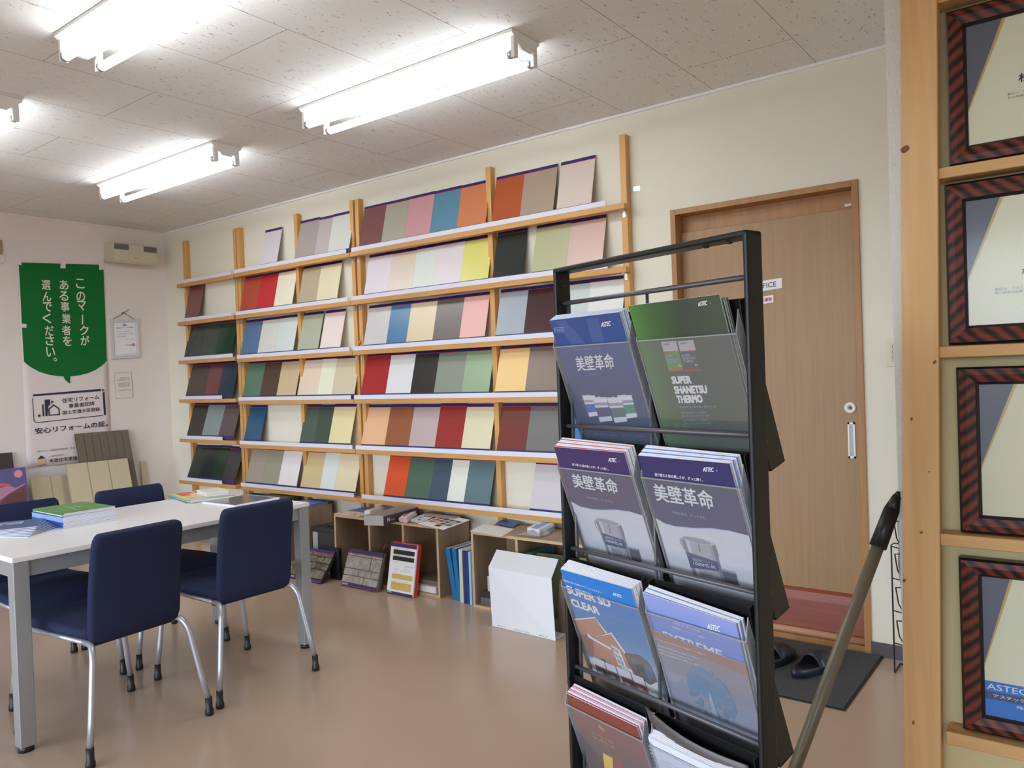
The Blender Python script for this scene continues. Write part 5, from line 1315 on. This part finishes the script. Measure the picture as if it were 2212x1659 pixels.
mb = MB(); mb.box((-3.80, 3.10, 0), (-3.742+.03, 3.12, .19), black_m); tag(mb.build('bookend'), 'black bookend propping up the dark brown stone sample board', 'bookend')
br2 = [(0,.24,.84,.89),(.26,.68,.84,.89),(.70,1,.84,.89),(0,.70,.50,.82),(.72,1,.50,.82),(.0,.42,.31,.47),(.44,.78,.31,.47),(.80,1,.31,.47),(0,.60,.1,.28),(.62,1,.1,.28)]
t, *_ = stoneboard(-3.612, -3.318, 3.026, 3.100, .212, .016, st2, M('stone_joint_pale', (124,114,110), .8, gain=1), 'pale grey stone look sample board standing on the floor before the middle shelf', br2)
V = Vector((0,.06,.20)); U = Vector((.296,0,0)); N = Vector((0,-V.z,V.y)).normalized()
mb = MB(); mb.obox(Vector((-3.612,3.046,.004)), U*1.01, V, N*-.014, M('stone_side', (86,84,74), .7)); tag(mb.build('sample_board'), 'grey edged sample board standing behind the pale stone one', 'sample board')
# colour chart boards: three in a stack, the front one printed
for i in range(3):
    yb = 3.046+i*.0125; V = Vector((0,.052,.277)); U = Vector((.202,0,0)); N = Vector((0,-V.z,V.y)).normalized(); O = Vector((-3.250+.001*i, yb, .004))
    mb = MB(); mb.obox(O, U, V, -N*.010, [whitep_m, M('board_red_edge', (196,52,40), .5), M('board_red_edge', (196,52,40), .5)][i])
    o = mb.build('colour_chart_board')
    tag(o, ['white chart board with black and mustard bands, front of the stack before the middle shelf', 'red edged chart board directly behind the black and mustard banded one', 'red edged chart board at the back of the banded stack'][i], 'sample board', 'chart boards before the middle shelf')
    s4 = Sheet(O, U, V, N); mb = MB()
    if i == 0:
        for a0,b0,a1,b1,m in ((0,.93,1,1,navyprint_m),(0,.92,1,.93,redprint_m),(.12,.78,.94,.87,black_m),(.12,.66,.94,.745,black_m),(.14,.30,.94,.40,M('mustard', (196,168,90), .5)),(.14,.09,.92,.24,M('mustard', (196,168,90), .5)),(0,0,1,.05,navyprint_m),(0,.012,1,.018,redprint_m)):
            s4.rect(mb, a0,b0,a1,b1,m,3)
        for b in (.885,.755,.255): text3(mb, '超低汚染リファイン　標準色見本', s4.uv(.2,b,4), s4.uv(.8,b,4), s4.uv(.2,b+.012,4), ink_m)
        for a, b, w in ((.2,.62,.12),(.2,.48,.2),(.55,.50,.3),(.45,.46,.4),(.2,.42,.12)): text3(mb, '色見本', s4.uv(a,b,4), s4.uv(a+w,b,4), s4.uv(a,b+.014,4), greyink_m)
        s4.rect(mb, .6,.55,.95,.575, M('chart_lilac', (196,196,214), .5), 3)
        text3(mb, 'ASTEC', s4.uv(.03,.018,5), s4.uv(.2,.018,5), s4.uv(.03,.044,5), whiteink_m, .03)
        mb.build('chart_print', o)
# on the middle shelf
zt = CT-.0035
o, O, U, V = bx('brochure', (-3.78, 3.13, zt), (-3.56, 3.38, zt+.004), M('cover_house', (196,180,160), .4), 'brochure with a house photo and blue end on the middle shelf, left end', 'brochure')
mb = MB(); s5 = Sheet(O+ZU*.004, U, V, ZU); s5.rect(mb, 0, .42, 1, 1, M('cover_deepblue_flat', (58,100,170), .35), 1)
for i in range(5): s5.rect(mb, .1+i*.17, .08+.05*(i%3), .2+i*.17, .16+.06*(i%2), M('cover_house_bits_%d' % (i%3), [(120,90,80),(220,210,190),(150,130,90)][i%3], .5), 2)
mb.build('cover_print', o)
qbox('white_box', zt+.0045, zt+.028, (787,1103), (799.5,1103.5), (850,1088.5), whitep_m, 'long slim white box beside the grey binder box', 'box', parts=[('grey_lid', (.02,.98), (.1,.98), (1,1.05), M('lid_grey', (170,168,166), .6))])
o, O, U, V = qbox('binder_box', zt, zt+.055, (786,1113.5), (828,1114.5), (905,1093), M('binder_grey', (132, 124, 120), .5, gain=1), 'thick grey binder box with a dark spine lettered N, overhanging the middle shelf', 'binder')
mb = MB(); sN = Sheet(O+U, V, ZU*.055, U.normalized()); sN.rect(mb, .0, .02, 1, .9, M('binder_spine', (58,44,50), .4, gain=1), 2); sN.rect(mb, .0, .9, 1, .94, M('binder_line', (150,130,90), .4), 3); mb.build('spine', o)
mb = MB(); text3(mb, 'N', sN.uv(.10,.3,4), sN.uv(.16,.3,4), sN.uv(.10,.68,4), whiteink_m, .02); text3(mb, 'catalog', sN.uv(.18,.34,4), sN.uv(.30,.34,4), sN.uv(.18,.42,4), whiteink_m); text3(mb, 'INTERIOR', sN.uv(.55,.3,4), sN.uv(.85,.3,4), sN.uv(.55,.62,4), M('spine_grey', (140,130,126), .5)); mb.build('lettering', o)
mb = MB(); sF = Sheet(O, U, ZU*.055, -V.normalized()); sF.rect(mb, 0, 0, 1, 1, M('binder_front', (168,166,164), .5), 1); mb.build('end_face', o)
# pink rolled catalogue
mb = MB(); pc = M('catalogue_pink', (212, 176, 182), .5); ww = M('page_white', (214,210,208), .6)
O = at(860,1127,2,zt+.001); O2 = at(893,1132,2,zt+.001); O3 = at(905,1096,2,zt+.001)
Uc = (O2-O).normalized(); Vc = (O3-O).normalized(); O.z = zt+.001
prof = [(0,.030),(-.012,.024),(-.016,.012),(-.008,.002),(.05,0),(.062,.004),(.062,.018),(.05,.022),(.01,.024)]
mb.prism([O+Uc*(x+.02)+ZU*z for x, z in prof], Vc*.21, pc); o = mb.build('catalogue'); tag(o, 'pink edged thick catalogue with a curled spine on the middle shelf', 'catalogue')
mb = MB(); mb.obox(O+Uc*.02+ZU*.0245, Uc*.055, Vc*.21, ZU*.006, ww); mb.obox(O+Uc*.03+ZU*.0305+Vc*.02, Uc*.02, Vc*.18, ZU*.0008, M('catalogue_red', (190,96,84), .5)); mb.build('pages', o)
for i, (dx, c, lb) in enumerate(((0, (206,196,188), 'lower printed booklet beside the pink catalogue'), (.012, (198,202,210), 'upper printed booklet with blue print beside the pink catalogue'))):
    o, O, U, V = qbox('booklet', zt+.001+.0065*i, zt+.0068+.0065*i, (883+5*i,1123.5-1.5*i), (906+5*i,1129-1.5*i), (958+3*i,1105), M('booklet_%d' % i, c, .5), lb, 'booklet', 'booklets on the middle shelf')
    mb = MB(); s6 = Sheet(O+ZU*.0058, U, V, ZU); rr = random.Random(i+2)
    for k in range(9): a, b = rr.random()*.75, rr.random()*.85; s6.rect(mb, a, b, a+.2, b+.1, M('booklet_bits_%d' % (k%4), [(120,140,180),(190,110,100),(90,90,110),(210,206,200)][k%4], .5), 2+k*.2)
    mb.build('cover_print', o)
o, O, U, V = qbox('colour_chart', zt+.0145, zt+.0160, (903,1131), (958,1144), (1016,1123), whitep_m, 'white paint colour chart with rows of swatches overhanging the middle shelf corner', 'chart', bevel=0)
mb = MB(); s7 = Sheet(O+ZU*.0016, U, V, ZU); sw = [(40,36,40),(90,48,36),(110,52,38),(84,44,38),(44,40,40),(150,96,60),(62,62,48),(60,60,60),(36,40,44),(60,56,40),(200,150,60),(160,40,44),(190,150,50),(40,52,110)]
k = 0
for r in range(5):
    for c in range(4):
        if (r, c) in ((0, 0), (0, 3), (4, 2), (4, 3), (0, 1), (4, 0)): continue
        s7.rect(mb, .07+c*.225, .10+r*.17, .26+c*.225, .235+r*.17, M('swatch_%d' % (k % 14), sw[(k*5) % 14], .4), 2); k += 1
mb.build('swatches', o)
bx('sheet', (-3.16, 3.27, zt+.0165), (-2.93, 3.38, zt+.0175), M('sheet_taupe', (150,132,124), .6), 'taupe sheet lying at the back of the middle shelf behind the colour chart', 'sheet', bevel=0)
# inside the middle shelf's right cell
o, O, U, V = bx('white_box', (-3.13, 3.14, .0145), (-2.955, 3.33, .052), M('box_white_print', (190,182,176), .5), 'low white box lying in the right cell of the middle shelf', 'box', parts=[('box_end', (.12,.95), (-.01,.0), (.05,.85), whitep_m)])
bx('sheet_pile', (-3.14, 3.16, .0525), (-2.97, 3.36, .075), M('pile_brown', (116,98,84), .6), 'brown printed pile on the white box in the middle shelf', 'papers', rz=4)
mb = MB(); V = Vector((0,.07,.16)); mb.obox(Vector((-3.50, 3.14, .016)), Vector((.02,0,0)), Vector((.03,.1,.20)), Vector((.0,.05,0)), M('stick_grey', (150,130,112), .6)); tag(mb.build('wood_stick'), 'grey brown stick leaning inside the middle shelf by the left divider', 'stick')
# binders in the gap
def upright_book(x0, x1, h, dpt, m, label, lean=0., y=3.13, group='binders between the middle and right shelves', hollow=False):
    U = Vector((x1-x0, 0, 0)); V = Vector((-lean, 0, h)); D = Vector((0, dpt, 0)); O = Vector((x0, y, .0005))
    mb = MB(); mb.obox(O, U, D, V, m); o = mb.build('binder', bevel=.001); tag(o, label, 'binder', group)
    if hollow:
        mb = MB(); mb.obox(O-Vector((0,.0006,0))+V*.62, U, D*.002, V*.2, M('binder_label', (210,212,216), .5), (.2,.8)); mb.build('label_patch', o)
    else:
        mb = MB(); mb.obox(O+V, U, D, Vector((0,0,.0006)), M('page_white', (214,210,208), .6), (.12,.88), (.02,.98)); mb.build('pages', o)
    return o
tl = M('binder_teal', (26, 110, 166), .45, gain=1.0)
upright_book(-2.838, -2.806, .275, .22, tl, 'teal blue binder leaning left, first in the gap right of the middle shelf', .045, 3.145)
upright_book(-2.803, -2.775, .280, .22, tl, 'teal blue binder leaning left, second in the gap right of the middle shelf', .028, 3.14)
upright_book(-2.768, -2.760, .285, .21, M('book_white', (214,214,206), .6), 'thin white file standing between the teal binders and the navy files', 0, 3.125)
upright_book(-2.758, -2.742, .285, .21, M('book_palegreen', (196,200,160), .6), 'pale green file standing beside the thin white one', 0, 3.125)
upright_book(-2.740, -2.722, .283, .21, M('book_navy', (34,54,110), .5), 'navy file left of its twin in the gap by the right shelf', 0, 3.12)
upright_book(-2.720, -2.700, .283, .21, M('book_navy', (34,54,110), .5), 'navy file right of its twin in the gap by the right shelf', 0, 3.12)
upright_book(-2.697, -2.682, .280, .21, M('book_lightblue', (140,190,220), .5), 'light blue file standing right of the navy files', 0, 3.12)
upright_book(-2.679, -2.660, .282, .21, M('book_redtop', (206,150,140), .5), 'pinkish file squeezed against the right cube shelf', 0, 3.13)
# on the right shelf
zt = CT+.0025
for i in range(2):
    qbox('sheet', zt+.0012*i, zt+.001+.0012*i, (1015+2*i,1147-1.5*i), (1083+1.5*i,1160-2*i), (1111,1143), M('sheet_white_%d' % i, [(196,190,184),(216,212,208)][i], .5), ['lower white sheet overhanging the left end of the right shelf', 'upper white sheet with faint grey lines on the left end of the right shelf'][i], 'sheet', 'sheets on the right shelf', bevel=0)
o, O, U, V = qbox('brochure', zt+.004, zt+.0065, (1070,1130), (1107,1139), (1128,1127), M('cover_deepblue_flat', (58,100,170), .35), 'blue brochure at the back of the right shelf beside the plastic bag', 'brochure')
mb = MB(); text3(mb, 'ASTEC', O+U*.5+V*.4+ZU*.0027, O+U*.8+V*.4+ZU*.0027, O+U*.5+V*.55+ZU*.0027, whiteink_m); mb.build('lettering', o)
mb = MB(); rr = random.Random(5); n = 10; vs = []
for j in range(n+1):
    for i in range(n+1):
        a, b = i/n, j/n; e = math.sin(a*math.pi)*math.sin(b*math.pi)
        vs.append((-2.375+.13*a+.02*math.sin(b*5), 3.12+.2*b, zt+.007+.035*e*(.6+.6*rr.random())))
mb.add(vs, [(j*(n+1)+i, j*(n+1)+i+1, (j+1)*(n+1)+i+1, (j+1)*(n+1)+i) for j in range(n) for i in range(n)], clearmat('bag_film', (.9,.9,.9), .22, .25), True)
tag(mb.build('plastic_bag'), 'crumpled clear plastic bag between the blue brochure and the white blue box', 'bag')
o, O, U, V = qbox('tissue_box', zt, zt+.034, (1138.5,1139.5), (1165,1144.5), (1197,1129.5), M('box_whiteblue', (206,210,218), .4), 'white box with a blue stripe on the right shelf', 'box', parts=[('blue_stripe', (.28,.72), (.03,.97), (1.0,1.02), M('stripe_blue', (90,160,216), .5)), ('side_band', (1.0,1.005), (.05,.95), (.1,.5), M('stripe_blue', (90,160,216), .5))])
bx('clip_case', (-1.98, 3.2, zt), (-1.90, 3.28, zt+.008), M('clip_grey', (176,176,172), .4), 'small pale case on the right shelf next to the black rack post', 'case')
# inside the right shelf
bx('storage_case', (-2.62, 3.12, .0145), (-2.47, 3.33, .052), M('case_grey_stripe', (92,92,94), .4), 'flat dark grey case at the bottom of the right shelf, left cell', 'case')
bx('storage_case', (-2.61, 3.125, .0525), (-2.46, 3.33, .086), M('case_black_gloss', (52,52,54), .3), 'black case stacked on the grey one in the right shelf', 'case')
bx('paper_stack', (-2.58, 3.13, .0865), (-2.45, 3.33, .165), M('paper_stack_grey', (176,178,182), .6), 'pale paper stack on the black case in the right shelf', 'papers')
o, O, U, V = bx('book', (-2.32, 3.115, .0145), (-2.285, 3.32, .315), M('book_teal_spine', (70,130,130), .5), 'teal spined tall book in the right cell of the right shelf', 'book')
V = Vector((0,.02,.30)); U = Vector((.40,.03,0)); N = Vector((.03,-.99,.07)).normalized(); O = Vector((-2.275, 3.135, .016))
mb = MB(); mb.obox(O, U, V, -N*.012, M('album_green', (104,112,84), .5, var=.3, vscale=20)); o = mb.build('album'); tag(o, 'green grey album lettered CAL in the right cell of the right shelf', 'album')
mb = MB(); text3(mb, 'CAL', O+U*.42+V*.76+N*.001, O+U*.66+V*.76+N*.001, O+U*.42+V*.92+N*.001, ink_m); mb.build('lettering', o)
mb = MB(); prof = [(0,0),(.07,.0),(.085,.08),(.06,.16),(.04,.25),(.02,.25),(.01,.15)]
mb.prism([(-2.05+x, 2.99, z) for x, z in prof], (0, .06, 0), M('brown_tool', (96,78,66), .6, var=.3, vscale=30)); tag(mb.build('brown_sack'), 'dark brown folded sack on the floor behind the white card', 'sack')
# white folded card standing on the floor
card_m = M('white_card', (222, 224, 230), .45, gain=1.0)
Bl, Br = at(1063.5, 1352, 2, .001), at(1200, 1384.5, 2, .001)
Ym = 2.945
Ml, Mr = at(1055, 1225, 1, 2.955), at(1190.5, 1250, 1, 2.955); Tl, Tr = at(1073, 1187, 1, 3.06), at(1206, 1208, 1, 3.06)
mb = MB(); d_ = Vector((0, .004, .002))
mb.prism([Bl, Br, Mr, Ml], (0, .003, 0), card_m)
mb.prism([Ml, Mr, Tr, Tl], (0, .002, -.003), card_m)
o = mb.build('folded_card'); tag(o, 'white folded card standing on the floor before the right shelf', 'card')
mb = MB()
s8 = Sheet(Bl, Br-Bl, Ml-Bl, (0,-1,0))
for a0, a1, s_ in ((.09,.23,'展開寸法　表'), (.36,.61,'貼付位置はこちらの面です'), (.75,.88,'展開寸法・裏')):
    text3(mb, s_, s8.uv(a0,.022,4), s8.uv(a1,.022,4), s8.uv(a0,.042,4), greyink_m)
mb.build('lettering', o)
fl = MB(); fl.prism([Bl+Vector((.01,.004,0)), Br+Vector((-.01,.004,0)), Br+Vector((-.01,.10,0)), Bl+Vector((.01,.10,0))], (0,0,.002), card_m); fl.build('card_base', o)

# ---------------------------------------------------------------- papers on the table
tz = .6615
def pile(spec, cx, cy, group, cat, name):
    z = tz
    for (th, w, h, rz, dx, dy, c, lb, em) in spec:
        U = Vector((math.cos(R_(rz)), math.sin(R_(rz)), 0)); V = Vector((-U.y, U.x, 0)); O = Vector((cx+dx, cy+dy, z))-U*w/2-V*h/2
        mb = MB(); em = em or bookw_m
        mb.obox(O, U*w, V*h, ZU*(th-.0005), em); o = mb.build(name); tag(o, lb, cat, group)
        cm_ = M('paper_cover_%d_%d_%d' % c, c, .35); mb = MB(); mb.obox(O+ZU*(th-.0005), U*w, V*h, ZU*.0004, cm_); mb.obox(O, U*w, V*-.0006, ZU*(th-.0005), M('spine_%d_%d_%d' % c, c, .4)); mb.build('cover', o)
        last = (o, O, U*w, V*h, z+th)
        z += th+.0003
    return last
grp = []
cb = (48, 100, 180); cl = (150, 172, 214); cn = (40, 66, 130); cg = (86, 132, 60); cw_ = (214, 214, 216)
specs = [(.0055, .292, .21, 0, .0, 0, cb, 'blue spined booklet in the lower half of the green topped pile', None)]*4 + [(.0045, .292, .21, 0, .001, .0, cl, 'pale blue spined booklet in the middle of the green topped pile', None)]*4
specs = [(a, b, c, random.uniform(-.6,.6), d+random.uniform(-.001,.001), e, f_, g, h_) for (a,b,c,_,d,e,f_,g,h_) in specs]
specs += [(.0035, .286, .208, .5, .002, .0, cn, 'navy booklet near the top of the green topped pile', None), (.004, .284, .208, -.8, .0, .001, cw_, 'white spined booklet just below the green covers', None), (.0035, .282, .206, .4, .001, 0, cg, 'green covered booklet second from the top of its pile', None), (.003, .278, .204, 1.2, .002, .0, cg, 'green covered booklet on top of the pile on the white table', None)]
o, O, U, V, z = pile(specs, -3.462, 1.485, 'booklets in the green topped pile', 'booklet', 'booklet')
mb = MB()
for i, (a, b, w, h) in enumerate(((.30,.42,.3,.08), (.30,.56,.3,.06), (.62,.35,.18,.06))):
    text3(mb, ['SUPER', 'THERMO', 'ASTEC'][i], O+U*a+V*b+ZU*(z-O.z+.0005), O+U*(a+w)+V*b+ZU*(z-O.z+.0005), O+U*a+V*(b+h)+ZU*(z-O.z+.0005), whiteink_m)
mb.build('lettering', o)
# fan of blue brochures
z = tz
for i in range(7):
    rz = -58+i*5.0; U = Vector((math.cos(R_(rz)), math.sin(R_(rz)), 0)); V = Vector((-U.y, U.x, 0)); O = Vector((-3.470-.006*i, 1.150-.004*i+.03, z)) - U*.14
    O = Vector((-3.43-.008*i, 1.235-.006*i, z)) - U*.105 - V*.10
    mb = MB(); mb.obox(O, U*.21, V*.297 if False else V*.25, ZU*.0032, bookw_m)
    o = mb.build('brochure'); tag(o, 'deep blue brochure on top of the fan at the near left of the table' if i == 6 else 'deep blue brochure under the top one of the fan on the table', 'brochure', 'blue brochures fanned on the table')
    mb = MB(); mb.obox(O+ZU*.0032, U*.21, V*.25, ZU*.0003, M('fan_blue', (44,72,120), .35)); mb.build('cover', o)
    z += .0038
mb = MB(); s9 = Sheet(O+ZU*.0035, U*.21, V*.25, ZU)
s9.rect(mb, .2, .3, .35, .75, M('fan_lilac', (196,196,220), .5), 2); s9.rect(mb, .24, .35, .30, .7, M('fan_violet', (80,70,140), .5), 3)
for b in (.28, .55): text3(mb, 'REFINE', s9.uv(.5,b,3), s9.uv(.5,b+.2,3), s9.uv(.42,b,3), whiteink_m, .02)
mb.build('cover_print', o)
# magazines at the far end
mg = [(.003, .30, .22, -14, 0, 0, (90,150,190), 'light blue magazine at the bottom of the far table pile', None), (.003, .30, .22, -10, .01, .002, (180,176,160), 'beige magazine second in the far table pile', None), (.003, .30, .215, -16, .012, 0, (200,196,180), 'pale magazine third in the far table pile', None), (.003, .295, .215, -8, -.006, .0, (110,170,180), 'teal magazine just under the yellow one', None), (.0025, .285, .21, -14, -.004, .0, (206,198,110), 'yellow and red magazine on top of the far table pile', None)]
o, O, U, V, z = pile(mg, -3.548, 2.115, 'magazines on the far end of the table', 'magazine', 'magazine')
mb = MB(); s10 = Sheet(Vector((O.x,O.y,z)), U, V, ZU)
for a0,b0,a1,b1,c in ((.05,.1,.5,.45,(190,90,80)), (.1,.5,.35,.8,(176,60,70)), (.55,.15,.9,.5,(206,190,160)), (.5,.6,.95,.9,(196,150,140)), (.3,.3,.6,.6,(220,206,190))): s10.rect(mb, a0,b0,a1,b1, M('mag_%d_%d_%d' % c, c, .5), 2+a0)
mb.build('cover_print', o)
bx('small_box', (-3.545, 2.08, z+.001), (-3.395, 2.185, z+.022), M('box_white_lid', (208,206,198), .5), 'small white box on top of the yellow magazine', 'box', rz=-14, bevel=.002, parts=[('box_lid', (-.01,1.01), (-.01,1.01), (.8,1.02), M('box_white_lid2', (214,212,206), .45))])
# framed sample panel
o, O, U, V = bx('sample_tray', (-3.352, 2.005, tz), (-3.105, 2.25, tz+.009), M('tray_white', (216,216,222), .4), 'dark grey glossy panel with white edges on the far end of the table', 'panel', rz=2, bevel=.001, parts=[('panel_face', (.035,.965), (.035,.965), (1.0,1.03), M('panel_grey_gloss', (116,114,116), .15, gain=1))])
# a few boards leaning under the table end
V = Vector((0,.05,.26)); N = Vector((0,-V.z,V.y)).normalized()
for i, x in enumerate((-4.66,)):
    mb = MB(); O = Vector((x, 3.05, .004)); mb.obox(O, Vector((.09,0,0)), V, -N*.01, M('board_white_edge', (196,190,184), .5)); o = mb.build('sample_board'); tag(o, 'white edged sample board standing before the left shelf, seen behind the table leg', 'sample board')
    mb = MB(); mb.obox(O+N*.0002, Vector((.09,0,0)), V, N*.0002, navyprint_m, (0,1), (.92,1)); mb.build('header_band', o)
